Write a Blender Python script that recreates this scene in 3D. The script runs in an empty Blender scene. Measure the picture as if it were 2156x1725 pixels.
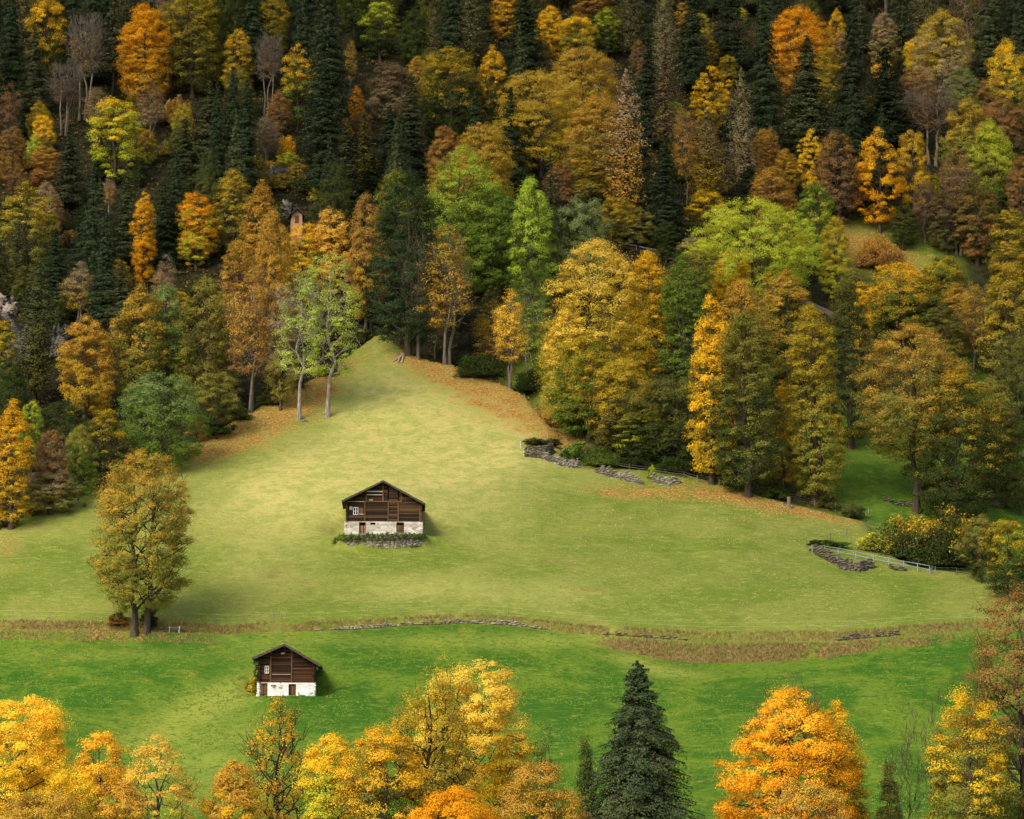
import bpy, math, random
import numpy as np
from mathutils import Vector, Matrix
random.seed(7); rng = np.random.default_rng(7)
SC = bpy.context.scene
COL = SC.collection
PI = math.pi

# ------------------------------------------------------------------ camera and photo survey coordinates
LENS, PITCH = 100.0, math.radians(8.5)
FD = 2156 * LENS / 36.0
def ray(dx, dy):
    xc = (dx - 1078) / FD; yc = (862.5 - dy) / FD
    X, Y, Z = xc, math.cos(PITCH) - yc * math.sin(PITCH), math.sin(PITCH) + yc * math.cos(PITCH)
    return X / Y, Z / Y                     # per metre of distance
def proj(x, y, z):
    c, s = math.cos(PITCH), math.sin(PITCH)
    f = y * c + z * s; u = -y * s + z * c
    return 1078 + FD * x / f, 862.5 - FD * u / f

def sstep(a, b, v):
    t = np.clip((np.asarray(v, float) - a) / (b - a), 0, 1)
    return t * t * (3 - 2 * t)

# ------------------------------------------------------------------ terrain height
_py = [-400, -60, 0, 25, 70, 200, 240, 262, 300, 340, 356, 388, 430, 460, 500, 560, 600, 760, 1100, 1600]
_pz = [-6, -1.8, -1.8, -6, -14, -13, -10, -7, 1.6, 16.2, 24.4, 40.2, 61.5, 77.0, 104, 146, 178, 300, 520, 700]
_ty = np.arange(-400, 1600, 0.5)
_tz = np.interp(_ty, _py, _pz)
_k = np.exp(-0.5 * (np.arange(-30, 31) / 10.0) ** 2); _k /= _k.sum()
_tz = np.convolve(np.pad(_tz, 30, mode='edge'), _k, mode='valid')

def vnoise(x, y, s, seed=0):
    x = np.asarray(x, float) / s + seed * 17.3; y = np.asarray(y, float) / s + seed * 31.7
    xi = np.floor(x); yi = np.floor(y); fx = x - xi; fy = y - yi
    fx = fx * fx * (3 - 2 * fx); fy = fy * fy * (3 - 2 * fy)
    def h(a, b):
        v = np.sin(a * 127.1 + b * 311.7 + seed * 74.7) * 43758.5453
        return v - np.floor(v)
    return (h(xi, yi) * (1 - fx) + h(xi + 1, yi) * fx) * (1 - fy) + (h(xi, yi + 1) * (1 - fx) + h(xi + 1, yi + 1) * fx) * fy - 0.5

def z0(x, y):
    x = np.asarray(x, float); y = np.asarray(y, float)
    z = np.interp(y, _ty, _tz)
    z = z - 0.0010 * np.minimum((x + 17) ** 2, 12000) * sstep(362, 420, y) * (1 - sstep(470, 560, y))
    amp = sstep(275, 300, y)
    z = z + amp * (1.6 * vnoise(x, y, 38, 1) + 0.7 * vnoise(x, y, 14, 2) + 0.24 * vnoise(x, y, 4.5, 3))
    # shallow furrow running down the lower meadow and a ridge under the barn
    z = z - 1.0 * np.exp(-((x + 58 - (y - 300) * 0.55) / 9.0) ** 2) * sstep(285, 300, y) * (1 - sstep(335, 350, y))
    z = z + 1.2 * np.exp(-((x + 16) / 10.0) ** 2 - ((y - 397) / 9.0) ** 2)
    return z

def hit(fn, dx, dy, y0=285.0, y1=820.0):
    a, b = ray(dx, dy)
    ys = np.arange(y0, y1, 0.25)
    g = fn(a * ys, ys) - b * ys
    i = int(np.argmax(g > 0))
    if not (g > 0).any(): i = len(ys) - 1
    y = ys[i]
    return a * y, y

# edge of the upper meadow (it ends against the woods), surveyed left to right
BORD = [(-700, 1480), (-300, 1250), (0, 1116), (60, 1085), (130, 1052), (200, 1028), (270, 1000), (340, 965), (405, 932), (500, 885), (560, 850),
        (610, 820), (690, 790), (740, 745), (790, 708), (815, 706), (840, 728), (870, 752), (950, 770), (1050, 806), (1110, 835),
        (1160, 905), (1180, 962), (1230, 978), (1300, 990), (1430, 1002), (1500, 1020), (1600, 1050), (1700, 1075), (1820, 1105),
        (1860, 1150), (1910, 1192), (1960, 1203), (2060, 1215), (2156, 1245), (2400, 1330), (2800, 1400)]
_b = np.array([hit(z0, *p) for p in BORD])
_bx, _by = _b[:, 0], _b[:, 1]
_o = np.argsort(_bx); _bx, _by = _bx[_o], _by[_o]
def yb(x): return np.interp(x, _bx, _by)
# the terrace path below the main barn
TERR = [(-700, 1320), (-200, 1326), (0, 1326), (250, 1331), (480, 1338), (640, 1330), (820, 1322), (1000, 1315), (1100, 1322), (1300, 1342),
        (1500, 1354), (1750, 1352), (1900, 1340), (2080, 1330), (2300, 1325), (2800, 1320)]
_t = np.array([hit(z0, *p) for p in TERR]); _o = np.argsort(_t[:, 0]); _tx, _tyy = _t[_o, 0], _t[_o, 1]
def yt(x): return np.interp(x, _tx, _tyy)
def wx(dx, dy=1335): return hit(z0, dx, dy)[0]
_ax = [wx(v) for v in (-700, 440, 560, 1200, 1400, 1650, 1820, 2010, 2150, 2800)]
_az = [.6, .6, 0.0, 0.0, 1.9, 1.8, .9, .5, 0.3, 0.3]
XL1, XL2 = wx(1100, 835), wx(1175, 950)

def z1(x, y):
    x = np.asarray(x, float); y = np.asarray(y, float)
    z = z0(x, y)
    u = y - yt(x); A = np.interp(x, _ax, _az)
    c = np.where(u < -1.4, -A * np.clip((u + 13) / 11.6, 0, 1) ** 1.5,
        np.where(u < 0, -A * (1 - (u + 1.4) / 1.4),
        np.where(u < 2.6, -0.5 * u,
        np.where(u < 3.0, -1.3 + 1.0 * (u - 2.6) / 0.4,
        np.where(u < 6, -0.3 * (1 - (u - 3.0) / 3.0), 0)))))
    z = z + c
    g = y - yb(x)
    dep = 4.2 * (1 - sstep(XL1, XL2, x)) + 1.0
    z = z - dep * sstep(0, 5, g) * (1 - sstep(14, 46, g))
    return z

def flat_pads(): return PADS
PADS = []     # (cx, cy, rx, ry, z) levelled stands for buildings
def zt(x, y):
    x = np.asarray(x, float); y = np.asarray(y, float)
    z = z1(x, y)
    for cx, cy, rx, ry, pz in PADS:
        ax_ = np.abs(x - cx) / rx; lip = 2.35 * np.sqrt(np.clip(1 - (ax_ / 1.12) ** 2, .03, 1))
        w = (1 - sstep(.9, 1.7, ax_)) * np.where(y < cy, 1 - sstep(lip, lip + .9, cy - y), 1 - sstep(.85, 1.9, (y - cy) / ry))
        z = z * (1 - w) + pz * w
    return z
def at(dx, dy):
    x, y = hit(zt, dx, dy)
    return float(x), float(y), float(zt(x, y))
def ground(x, y): return float(zt(x, y))

# ------------------------------------------------------------------ object helpers
def tag(o, label=None, cat=None, group=None, kind=None):
    if label: o['label'] = label
    if cat: o['category'] = cat
    if group: o['group'] = group
    if kind: o['kind'] = kind
    return o
def empty(name, loc, rz=0, label=None, cat=None, group=None):
    o = bpy.data.objects.new(name, None); COL.objects.link(o)
    o.empty_display_size = 0.5
    o.location = loc; o.rotation_euler = (0, 0, rz)
    return tag(o, label, cat, group)
def link(name, me, parent=None, mat=None):
    o = bpy.data.objects.new(name, me); COL.objects.link(o)
    if parent is not None: o.parent = parent
    if mat is not None and not me.materials: me.materials.append(mat)
    return o
def npmesh(name, V, F, cols=None, smooth=False, mat=None):
    """V (n,3), F (m,k) all same size, cols (n,3) -> attribute 'tone'"""
    me = bpy.data.meshes.new(name)
    V = np.asarray(V, np.float32); F = np.asarray(F, np.int32)
    n, (m, k) = len(V), F.shape
    me.vertices.add(n); me.vertices.foreach_set('co', V.ravel())
    me.loops.add(m * k); me.loops.foreach_set('vertex_index', F.ravel())
    me.polygons.add(m); me.polygons.foreach_set('loop_start', np.arange(m, dtype=np.int32) * k)
    me.polygons.foreach_set('use_smooth', np.full(m, smooth))
    me.update(calc_edges=True)
    if cols is not None:
        a = me.attributes.new('tone', 'FLOAT_COLOR', 'POINT')
        c = np.ones((n, 4), np.float32); c[:, :3] = cols
        a.data.foreach_set('color', c.ravel())
    if mat: me.materials.append(mat)
    return me
class MB:
    """collects boxes, bars, tubes and prisms into one mesh, each piece with its own tone"""
    def __init__(s): s.v = []; s.f = []; s.c = []
    def add(s, vs, fs, tone=None):
        b = len(s.v); s.v += [tuple(v) for v in vs]
        s.f += [tuple(b + i for i in f) for f in fs]
        t = tone if tone is not None else random.random()
        s.c += [(t, random.random(), random.random())] * len(vs) if not isinstance(t, tuple) else [t] * len(vs)
        return s
    def box(s, x0, x1, y0, y1, z0_, z1_, tone=None, jit=0.0):
        J = lambda: random.uniform(-jit, jit)
        vs = [(x + J(), y + J(), z + J()) for z in (z0_, z1_) for (x, y) in ((x0, y0), (x1, y0), (x1, y1), (x0, y1))]
        return s.add(vs, [(0, 3, 2, 1), (4, 5, 6, 7), (0, 1, 5, 4), (1, 2, 6, 5), (2, 3, 7, 6), (3, 0, 4, 7)], tone)
    def prism(s, pts, y0, y1, tone=None):       # polygon in x,z extruded along y
        n = len(pts)
        vs = [(x, y0, z) for x, z in pts] + [(x, y1, z) for x, z in pts]
        fs = [tuple(range(n)), tuple(range(2 * n - 1, n - 1, -1))] + [(i, i + n, (i + 1) % n + n, (i + 1) % n) for i in range(n)]
        return s.add(vs, fs, tone)
    def tube(s, pts, rad, n=6, tone=None):
        P = [Vector(p) for p in pts]; R = rad if isinstance(rad, (list, tuple)) else [rad] * len(P)
        vs = []; fs = []
        for i, p in enumerate(P):
            d = (P[min(i + 1, len(P) - 1)] - P[max(i - 1, 0)]).normalized()
            a = d.orthogonal().normalized() if abs(d.z) < .9 else Vector((1, 0, 0)).cross(d).normalized()
            b = d.cross(a)
            vs += [p + (a * math.cos(2 * PI * j / n) + b * math.sin(2 * PI * j / n)) * R[i] for j in range(n)]
        for i in range(len(P) - 1):
            fs += [(i * n + j, i * n + (j + 1) % n, (i + 1) * n + (j + 1) % n, (i + 1) * n + j) for j in range(n)]
        fs += [tuple(range(n - 1, -1, -1)), tuple((len(P) - 1) * n + j for j in range(n))]
        return s.add(vs, fs, tone)
    def rock(s, c, r, tone=None):               # an uneven flattened stone
        vs = []; fs = []; n, m = 7, 4
        ph = random.random() * 6
        for i in range(1, m):
            t = PI * i / m
            for j in range(n):
                a = 2 * PI * j / n + ph
                k = 0.8 + 0.4 * random.random()
                vs.append((c[0] + r[0] * k * math.sin(t) * math.cos(a), c[1] + r[1] * k * math.sin(t) * math.sin(a), c[2] + r[2] * (0.85 + .3 * random.random()) * math.cos(t)))
        for i in range(m - 2):
            fs += [(i * n + j, (i + 1) * n + j, (i + 1) * n + (j + 1) % n, i * n + (j + 1) % n) for j in range(n)]
        fs += [tuple(range(n)), tuple((m - 2) * n + n - 1 - j for j in range(n))]
        return s.add(vs, fs, tone)
    def build(s, name, mat, parent=None, bevel=0):
        me = bpy.data.meshes.new(name); me.from_pydata(s.v, [], s.f); me.update()
        a = me.attributes.new('tone', 'FLOAT_COLOR', 'POINT')
        c = np.ones((len(s.v), 4), np.float32); c[:, :3] = s.c
        a.data.foreach_set('color', c.ravel())
        me.materials.append(mat)
        o = link(name, me, parent)
        if bevel:
            b = o.modifiers.new('bevel', 'BEVEL'); b.width = bevel; b.segments = 2; b.limit_method = 'ANGLE'
        return o

# ------------------------------------------------------------------ materials
class NT:
    def __init__(s, name):
        s.m = bpy.data.materials.new(name); s.m.use_nodes = True
        s.t = s.m.node_tree; s.t.nodes.clear()
        s.out = s.n('ShaderNodeOutputMaterial')
    def n(s, ty, **kw):
        nd = s.t.nodes.new(ty)
        for k, v in kw.items(): setattr(nd, k, v)
        return nd
    def l(s, a, b): s.t.links.new(a, b)
    def put(s, sock, v):
        if isinstance(v, bpy.types.NodeSocket): s.l(v, sock)
        elif v is not None: sock.default_value = v
    def attr(s, name, ty='GEOMETRY'):
        return s.n('ShaderNodeAttribute', attribute_name=name, attribute_type=ty)
    def sep(s, v):
        nd = s.n('ShaderNodeSeparateColor'); s.l(v, nd.inputs[0]); return nd.outputs
    def math(s, op, a, b=None, c=None, clamp=False):
        nd = s.n('ShaderNodeMath', operation=op, use_clamp=clamp)
        for i, v in enumerate((a, b, c)): s.put(nd.inputs[i], v)
        return nd.outputs[0]
    def mix(s, f, a, b, blend='MIX'):
        nd = s.n('ShaderNodeMix', data_type='RGBA', blend_type=blend, clamp_factor=True)
        s.put(nd.inputs[0], f)
        for i, v in ((6, a), (7, b)):
            if isinstance(v, tuple): v = v + (1,) if len(v) == 3 else v
            s.put(nd.inputs[i], v)
        return nd.outputs[2]
    def noise(s, scale, detail=3, rough=.55, vec=None, dist=0):
        nd = s.n('ShaderNodeTexNoise'); nd.inputs['Scale'].default_value = scale
        nd.inputs['Detail'].default_value = detail; nd.inputs['Roughness'].default_value = rough
        nd.inputs['Distortion'].default_value = dist
        if vec is not None: s.l(vec, nd.inputs['Vector'])
        return nd.outputs[0]
    def mapping(s, scale, obj=False):
        tc = s.n('ShaderNodeTexCoord'); mp = s.n('ShaderNodeMapping'); mp.inputs['Scale'].default_value = scale
        s.l(tc.outputs['Object'], mp.inputs[0]); return mp.outputs[0]
    def ramp(s, v, lo, hi):
        nd = s.n('ShaderNodeMapRange', clamp=True, interpolation_type='SMOOTHSTEP')
        s.put(nd.inputs[0], v); s.put(nd.inputs[1], lo); s.put(nd.inputs[2], hi)
        return nd.outputs[0]
    def scale(s, col, f):
        nd = s.n('ShaderNodeVectorMath', operation='SCALE'); s.l(col, nd.inputs[0]); s.put(nd.inputs['Scale'], f); return nd.outputs[0]
    def bsdf(s, col, rough=.9, bump=None, bstr=.3, bdist=.05, spec=.2, metal=0):
        p = s.n('ShaderNodeBsdfPrincipled'); s.put(p.inputs['Base Color'], col + (1,) if isinstance(col, tuple) else col)
        s.put(p.inputs['Roughness'], rough); p.inputs['Specular IOR Level'].default_value = spec; p.inputs['Metallic'].default_value = metal
        if bump is not None:
            b = s.n('ShaderNodeBump'); b.inputs['Strength'].default_value = bstr; b.inputs['Distance'].default_value = bdist
            s.l(bump, b.inputs['Height']); s.l(b.outputs[0], p.inputs['Normal'])
        s.l(p.outputs[0], s.out.inputs[0]); return p

def mat_leaf(name='leaf_tint', rough=.7, trans=.35):
    t = NT(name)
    a = t.attr('tint_a', 'OBJECT').outputs['Color']; b = t.attr('tint_b', 'OBJECT').outputs['Color']
    sp = t.attr('split', 'OBJECT').outputs['Fac']
    r, g, bl = t.sep(t.attr('tone').outputs['Color'])[:3]
    # top tint gives way to the lower tint clump by clump
    f = t.math('ADD', t.math('MULTIPLY', t.math('SUBTRACT', r, .5), .9), t.math('SUBTRACT', g, sp))
    f = t.math('ADD', f, t.math('MULTIPLY', t.math('SUBTRACT', bl, .5), .35))
    f = t.ramp(f, -.22, .22)
    c = t.mix(f, b, a)
    v = t.math('ADD', .76, t.math('ADD', t.math('MULTIPLY', bl, .30), t.math('MULTIPLY', r, .20)))
    odd = t.math('MULTIPLY', t.ramp(t.noise(31, 1, .5, t.mapping((1, 1, 1))), .60, .68), .45)
    c = t.mix(odd, c, t.mix(.5, b, (.17, .17, .03)))
    c = t.scale(c, v)
    d = t.n('ShaderNodeBsdfDiffuse'); t.l(c, d.inputs[0])
    tr = t.n('ShaderNodeBsdfTranslucent'); t.l(c, tr.inputs[0])
    mx = t.n('ShaderNodeMixShader'); mx.inputs[0].default_value = trans
    t.l(d.outputs[0], mx.inputs[1]); t.l(tr.outputs[0], mx.inputs[2]); t.l(mx.outputs[0], t.out.inputs[0])
    return t.m
M = {}
M['leaf'] = mat_leaf()
M['needle'] = mat_leaf('needle_tint', trans=.12)
def mat_bark(name, col):
    t = NT(name); n = t.noise(1.5, 4, .6, t.mapping((3, 3, .6)))
    c = t.mix(t.ramp(n, .35, .7), tuple(v * .55 for v in col), tuple(min(1, v * 1.35) for v in col))
    t.bsdf(c, .95, n, .6, .1); return t.m
M['bark'] = mat_bark('bark_brown', (.085, .062, .042))
M['bark_pale'] = mat_bark('bark_pale', (.17, .135, .10))
M['bark_light'] = mat_bark('bark_light', (.30, .25, .20))
M['bark_dark'] = mat_bark('bark_dark', (.035, .027, .02))
def mat_wood(name, a, b, c3=None):
    t = NT(name); r, g, bl = t.sep(t.attr('tone').outputs['Color'])[:3]
    n = t.noise(1.2, 5, .65, t.mapping((1.2, 6, 9))); n2 = t.noise(.6, 3, .6)
    c = t.mix(t.ramp(t.math('ADD', t.math('MULTIPLY', r, .5), t.math('MULTIPLY', n, .5)), .3, .72), a, b)
    c = t.mix(t.math('MULTIPLY', t.ramp(n2, .5, .68), .55), c, c3 or tuple(v * 1.3 for v in b))
    c = t.scale(c, t.math('ADD', .7, t.math('MULTIPLY', g, .6)))
    t.bsdf(c, .85, n, .5, .03); return t.m
M['logs'] = mat_wood('weathered_logs', (.026, .016, .010), (.120, .064, .030), (.105, .085, .068))
M['logs_dark'] = mat_wood('dark_logs', (.022, .012, .008), (.085, .036, .016), (.055, .040, .030))
M['post_wood'] = mat_wood('orange_post_wood', (.075, .038, .017), (.185, .092, .038))
M['door_wood'] = mat_wood('door_wood', (.10, .05, .03), (.36, .19, .10))
M['roof'] = mat_wood('roof_boards', (.024, .018, .014), (.082, .062, .046), (.12, .105, .085))
M['grey_wood'] = mat_wood('grey_wood', (.10, .085, .065), (.26, .23, .19))
M['pale_wood'] = mat_wood('pale_wood', (.36, .31, .24), (.62, .55, .45))
def mat_plaster(name, a, b, dark, lo=.58, hi=.72):
    t = NT(name); n = t.noise(1.1, 6, .68, t.mapping((1, 1, 1.3)), .6); n2 = t.noise(5.5, 4, .6)
    c = t.mix(t.ramp(n2, .35, .65), a, b)
    c = t.mix(t.ramp(n, lo, hi), c, dark)
    t.bsdf(c, .95, n2, .6, .06); return t.m
M['rubble'] = mat_plaster('lime_washed_rubble', (.36, .32, .26), (.66, .62, .55), (.24, .18, .13), .56, .66)
M['white'] = mat_plaster('white_plaster', (.62, .59, .54), (.82, .80, .76), (.22, .14, .09), .585, .63)
def mat_plain(name, col, rough=.8, metal=0, var=.25):
    t = NT(name); n = t.noise(4, 4, .6)
    c = t.mix(n, tuple(v * (1 - var) for v in col), tuple(min(1, v * (1 + var)) for v in col))
    t.bsdf(c, rough, n, .2, .02, metal=metal); return t.m
M['frame_white'] = mat_plain('frame_white_paint', (.62, .60, .56))
M['glass'] = mat_plain('dark_glass', (.012, .014, .016), .15)
M['black'] = mat_plain('painted_dark', (.008, .007, .006))
M['metal'] = mat_plain('galvanised_steel', (.26, .31, .33), .5, .3)
M['wire'] = mat_plain('pale_wire', (.5, .5, .42))
def mat_stone(name, a, b, moss=.0):
    t = NT(name); r, g, bl = t.sep(t.attr('tone').outputs['Color'])[:3]; n = t.noise(3, 5, .65)
    c = t.mix(t.math('ADD', t.math('MULTIPLY', r, .7), t.math('MULTIPLY', n, .4)), a, b)
    if moss: c = t.mix(t.math('MULTIPLY', t.ramp(t.noise(.9, 4, .6), .45, .6), moss), c, (.10, .095, .03))
    t.bsdf(c, .95, n, .7, .05); return t.m
M['stone'] = mat_stone('dry_stone', (.085, .072, .058), (.46, .40, .32), .45)
M['stone_dark'] = mat_stone('dark_mossy_stone', (.040, .033, .026), (.24, .20, .15), .5)
def mat_rock(name, a, b, dk):
    t = NT(name); mp = t.mapping((.35, .35, .22)); n = t.noise(1, 8, .7, mp, .8); n2 = t.noise(1, 4, .6, t.mapping((.9, .9, .12)), .3)
    c = t.mix(t.ramp(n, .38, .62), a, b); c = t.mix(t.ramp(n2, .52, .6), c, dk)
    t.bsdf(c, .95, n, 1, .3); return t.m
M['rock_grey'] = mat_rock('grey_cliff_rock', (.045, .042, .042), (.12, .11, .105), (.02, .02, .022))
M['rock_pale'] = mat_rock('pale_cliff_rock', (.24, .19, .145), (.38, .32, .26), (.03, .028, .03))

def mat_ground():
    t = NT('meadow_ground')
    lit, lush, forest = t.sep(t.attr('mask').outputs['Color'])[:3]
    bank, dry, road = t.sep(t.attr('mask2').outputs['Color'])[:3]
    P = t.mapping((1, 1, 1))
    nf = t.noise(2.6, 5, .7, P); nm = t.noise(.45, 5, .62, P, .4); nl = t.noise(.07, 4, .55, P, .5)
    streak = t.noise(1, 5, .65, t.mapping((.55, 1.3, .55)), .5)
    tuft = t.noise(1, 6, .72, t.mapping((1.1, 1.7, 1.1)), .6)
    g1 = t.mix(t.ramp(nl, .40, .60), (.140, .180, .024), (.230, .235, .050))
    g1 = t.mix(t.math('MULTIPLY', t.ramp(nm, .45, .66), .6), g1, (.165, .230, .026))
    g1 = t.mix(t.math('MULTIPLY', t.ramp(t.noise(.22, 6, .75, P, 1.2), .56, .70), .5), g1, (.27, .175, .075))
    g1 = t.mix(dry, g1, t.mix(t.ramp(nm, .4, .62), (.34, .345, .085), (.49, .41, .135)))
    g1 = t.mix(t.math('MULTIPLY', t.ramp(streak, .48, .72), .35), g1, (.44, .43, .12))
    g1 = t.mix(t.math('MULTIPLY', t.ramp(tuft, .52, .63), t.math('SUBTRACT', .55, t.math('MULTIPLY', dry, .25))), g1, (.12, .18, .022))
    g2 = t.mix(t.ramp(t.noise(.10, 5, .6, P, .8), .42, .62), (.042, .115, .010), (.115, .180, .016))
    g2 = t.mix(t.math('MULTIPLY', t.ramp(streak, .50, .70), .6), g2, (.20, .245, .032))
    g2 = t.mix(t.math('MULTIPLY', dry, .85), g2, (.255, .28, .045))
    g2 = t.mix(t.math('MULTIPLY', t.ramp(tuft, .50, .62), .65), g2, (.026, .090, .010))
    c = t.mix(lush, g1, g2)
    c = t.mix(t.ramp(t.math('MULTIPLY', bank, t.math('ADD', 1.0, t.math('ADD', t.math('MULTIPLY', t.math('SUBTRACT', nm, .5), 3.6), t.math('MULTIPLY', t.math('SUBTRACT', nf, .5), 2.0)))), .22, .80), c,
              t.mix(t.ramp(nf, .35, .65), (.075, .048, .016), (.24, .175, .052)))
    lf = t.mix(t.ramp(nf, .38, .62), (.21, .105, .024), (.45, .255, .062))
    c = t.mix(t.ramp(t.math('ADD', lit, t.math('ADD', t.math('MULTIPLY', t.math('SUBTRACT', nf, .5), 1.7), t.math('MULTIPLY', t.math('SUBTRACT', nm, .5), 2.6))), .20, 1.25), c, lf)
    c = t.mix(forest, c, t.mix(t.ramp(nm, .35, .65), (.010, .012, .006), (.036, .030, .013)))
    c = t.mix(t.ramp(t.math('ADD', road, t.math('MULTIPLY', t.math('SUBTRACT', nm, .5), .4)), .4, .6), c, t.mix(nf, (.15, .11, .09), (.28, .22, .19)))
    c = t.scale(c, t.math('ADD', .72, t.math('MULTIPLY', nf, .56)))
    h = t.math('ADD', t.math('MULTIPLY', nf, .5), t.math('ADD', nm, streak))
    t.bsdf(c, .97, t.math('ADD', h, tuft), .8, .22, spec=.05); return t.m
M['ground'] = mat_ground()
# ------------------------------------------------------------------ stands of the two barns
def place(dx, row, row_ground):
    """a building whose foot shows at (dx,row); the slope itself is met at row_ground"""
    y = hit(z1, dx, row_ground)[1]
    a, b = ray(dx, row)
    return a * y, y, b * y
BM = place(808, 1127, 1141)
BL = place(603, 1467, 1470)
PADS.append((BM[0], BM[1], 5.9, 5.0, BM[2]))
PADS.append((BL[0], BL[1], 3.9, 4.0, BL[2]))

# ------------------------------------------------------------------ ground sheet
def seg(a, b, s): return list(np.arange(a, b - 1e-6, s))
xs = [-900, -700, -520, -400, -320, -260, -210, -175, -150, -130, -115, -105] + seg(-98, 98, 1.0) + [98, 105, 115, 130, 150, 175, 210, 260, 320, 400, 520, 700, 900]
ys = seg(-400, 240, 16) + seg(240, 286, 4) + seg(286, 344, 1.0) + seg(344, 366, 0.35) + seg(366, 470, 1.0) + seg(470, 640, 1.6) + seg(640, 820, 6) + seg(820, 1590, 35) + [1590]
GX, GY = np.meshgrid(np.array(xs, float), np.array(ys, float))
GZ = zt(GX, GY)
def blob(X, Y, dx, dy, rx, ry, k=1.0, fn=None):
    cx, cy = hit(fn or z0, dx, dy)
    return k * np.exp(-(((X - cx) / rx) ** 2 + ((Y - cy) / ry) ** 2))
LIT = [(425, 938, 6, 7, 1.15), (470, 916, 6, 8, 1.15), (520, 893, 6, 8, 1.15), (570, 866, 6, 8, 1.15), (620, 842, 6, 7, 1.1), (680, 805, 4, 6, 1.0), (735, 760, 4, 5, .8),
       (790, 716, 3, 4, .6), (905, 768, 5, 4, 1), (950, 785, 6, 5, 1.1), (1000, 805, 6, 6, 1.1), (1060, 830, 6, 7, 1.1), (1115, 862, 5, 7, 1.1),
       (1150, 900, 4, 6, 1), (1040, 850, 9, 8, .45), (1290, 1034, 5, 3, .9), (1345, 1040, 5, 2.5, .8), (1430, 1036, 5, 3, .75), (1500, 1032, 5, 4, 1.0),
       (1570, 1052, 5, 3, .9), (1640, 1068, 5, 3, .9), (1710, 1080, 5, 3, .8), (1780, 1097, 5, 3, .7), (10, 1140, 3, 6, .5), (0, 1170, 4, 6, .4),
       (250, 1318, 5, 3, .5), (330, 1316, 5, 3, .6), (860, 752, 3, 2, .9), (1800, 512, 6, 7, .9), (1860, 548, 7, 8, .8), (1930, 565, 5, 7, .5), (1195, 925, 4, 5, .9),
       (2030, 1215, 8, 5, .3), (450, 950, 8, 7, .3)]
DRY = [(720, 990, 14, 13, 1.0), (980, 950, 13, 17, 1.05), (860, 900, 10, 16, 1.0), (800, 830, 8, 14, .7), (540, 1050, 9, 12, .6), (1060, 880, 8, 12, .8),
       (640, 1090, 10, 8, .4), (880, 1240, 12, 4, .35), (1150, 1250, 14, 4, .3), (560, 1180, 8, 9, .35), (930, 1060, 12, 10, .55),
       (530, 1440, 4, 3, .9), (470, 1475, 5, 3, .9), (400, 1510, 5, 3.5, .85), (330, 1555, 5, 4, .8), (420, 1600, 6, 6, .6), (400, 1660, 8, 8, .6), (500, 1540, 5, 5, .5),
       (1380, 1395, 3.5, 3, .9), (1430, 1412, 4, 2.2, .8), (1320, 1378, 3.5, 2.2, .7), (900, 1350, 22, 2.2, .5), (560, 1378, 4, 4, .5), (1180, 1350, 10, 2, .5), (230, 1375, 12, 2, .45)]
GRASSP = [(1850, 960, 13, 16), (1960, 1010, 13, 13), (2090, 1020, 14, 26), (2060, 1130, 10, 16), (1130, 760, 4.5, 15), (1955, 560, 5, 5), (1880, 1090, 8, 9), (2070, 790, 8, 10), (1900, 1150, 8, 8)]
def masks(X, Y):
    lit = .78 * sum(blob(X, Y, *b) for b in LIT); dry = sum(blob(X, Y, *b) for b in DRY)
    gp = np.clip(sum(blob(X, Y, *b, 1.6) for b in GRASSP), 0, 1)
    g = Y - yb(X) + 4 * vnoise(X, Y, 3.5, 31); u = Y - yt(X); A = np.interp(X, _ax, _az)
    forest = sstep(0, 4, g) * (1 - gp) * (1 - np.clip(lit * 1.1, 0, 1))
    lush = np.clip(1 - sstep(-.5, .5, u), 0, 1); lush = np.maximum(lush, .85 * gp * sstep(-1, 4, g) * (X > 0) * (1 - np.clip(lit, 0, 1)))
    lush = np.clip(lush + (.26 * blob(X, Y, 1420, 1200, 30, 16) + .16 * blob(X, Y, 1150, 1060, 9, 14) + .2 * blob(X, Y, 150, 1200, 16, 14) + .2 * blob(X, Y, 1900, 1270, 18, 12)) * (u > 0), 0, 1)
    bank = np.clip(A / 1.2, 0, 1) * (.9 + .5 * vnoise(X, Y, 5, 23)) * sstep(-2.2, -1.3, u) * (1 - sstep(-.35, -.05, u)) + (.55 + .3 * vnoise(X, Y, 9, 21)) * sstep(2.3, 2.6, u) * (1 - sstep(3.0, 3.3, u))
    bank = bank + .55 * blob(X, Y, 270, 1318, 9, 2.0) + .35 * blob(X, Y, 60, 1318, 12, 1.2)
    patches = [(180, 1150, 4, 2), (690, 868, 3, 2), (655, 885, 4, 1.5), (1330, 1050, 3, 1.5), (2000, 1290, 6, 2), (1100, 1075, 3, 1), (740, 1140, 3, 1), (600, 1190, 4, 2.5), (660, 1225, 4, 2), (560, 1215, 3, 2), (1450, 1180, 5, 2), (1250, 1240, 5, 2)]
    bank = bank + sum(blob(X, Y, *p, .35) for p in patches)
    z = np.zeros_like(X)
    return np.stack([np.clip(lit, 0, 1), lush, forest], -1), np.stack([np.clip(bank, 0, 1), np.clip(dry, 0, 1), z], -1)
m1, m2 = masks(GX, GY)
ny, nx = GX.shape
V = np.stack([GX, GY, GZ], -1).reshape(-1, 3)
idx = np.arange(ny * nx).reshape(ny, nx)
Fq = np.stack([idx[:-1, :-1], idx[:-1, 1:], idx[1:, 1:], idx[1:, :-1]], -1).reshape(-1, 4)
gm = npmesh('hillside', V, Fq, smooth=True, mat=M['ground'])
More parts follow.
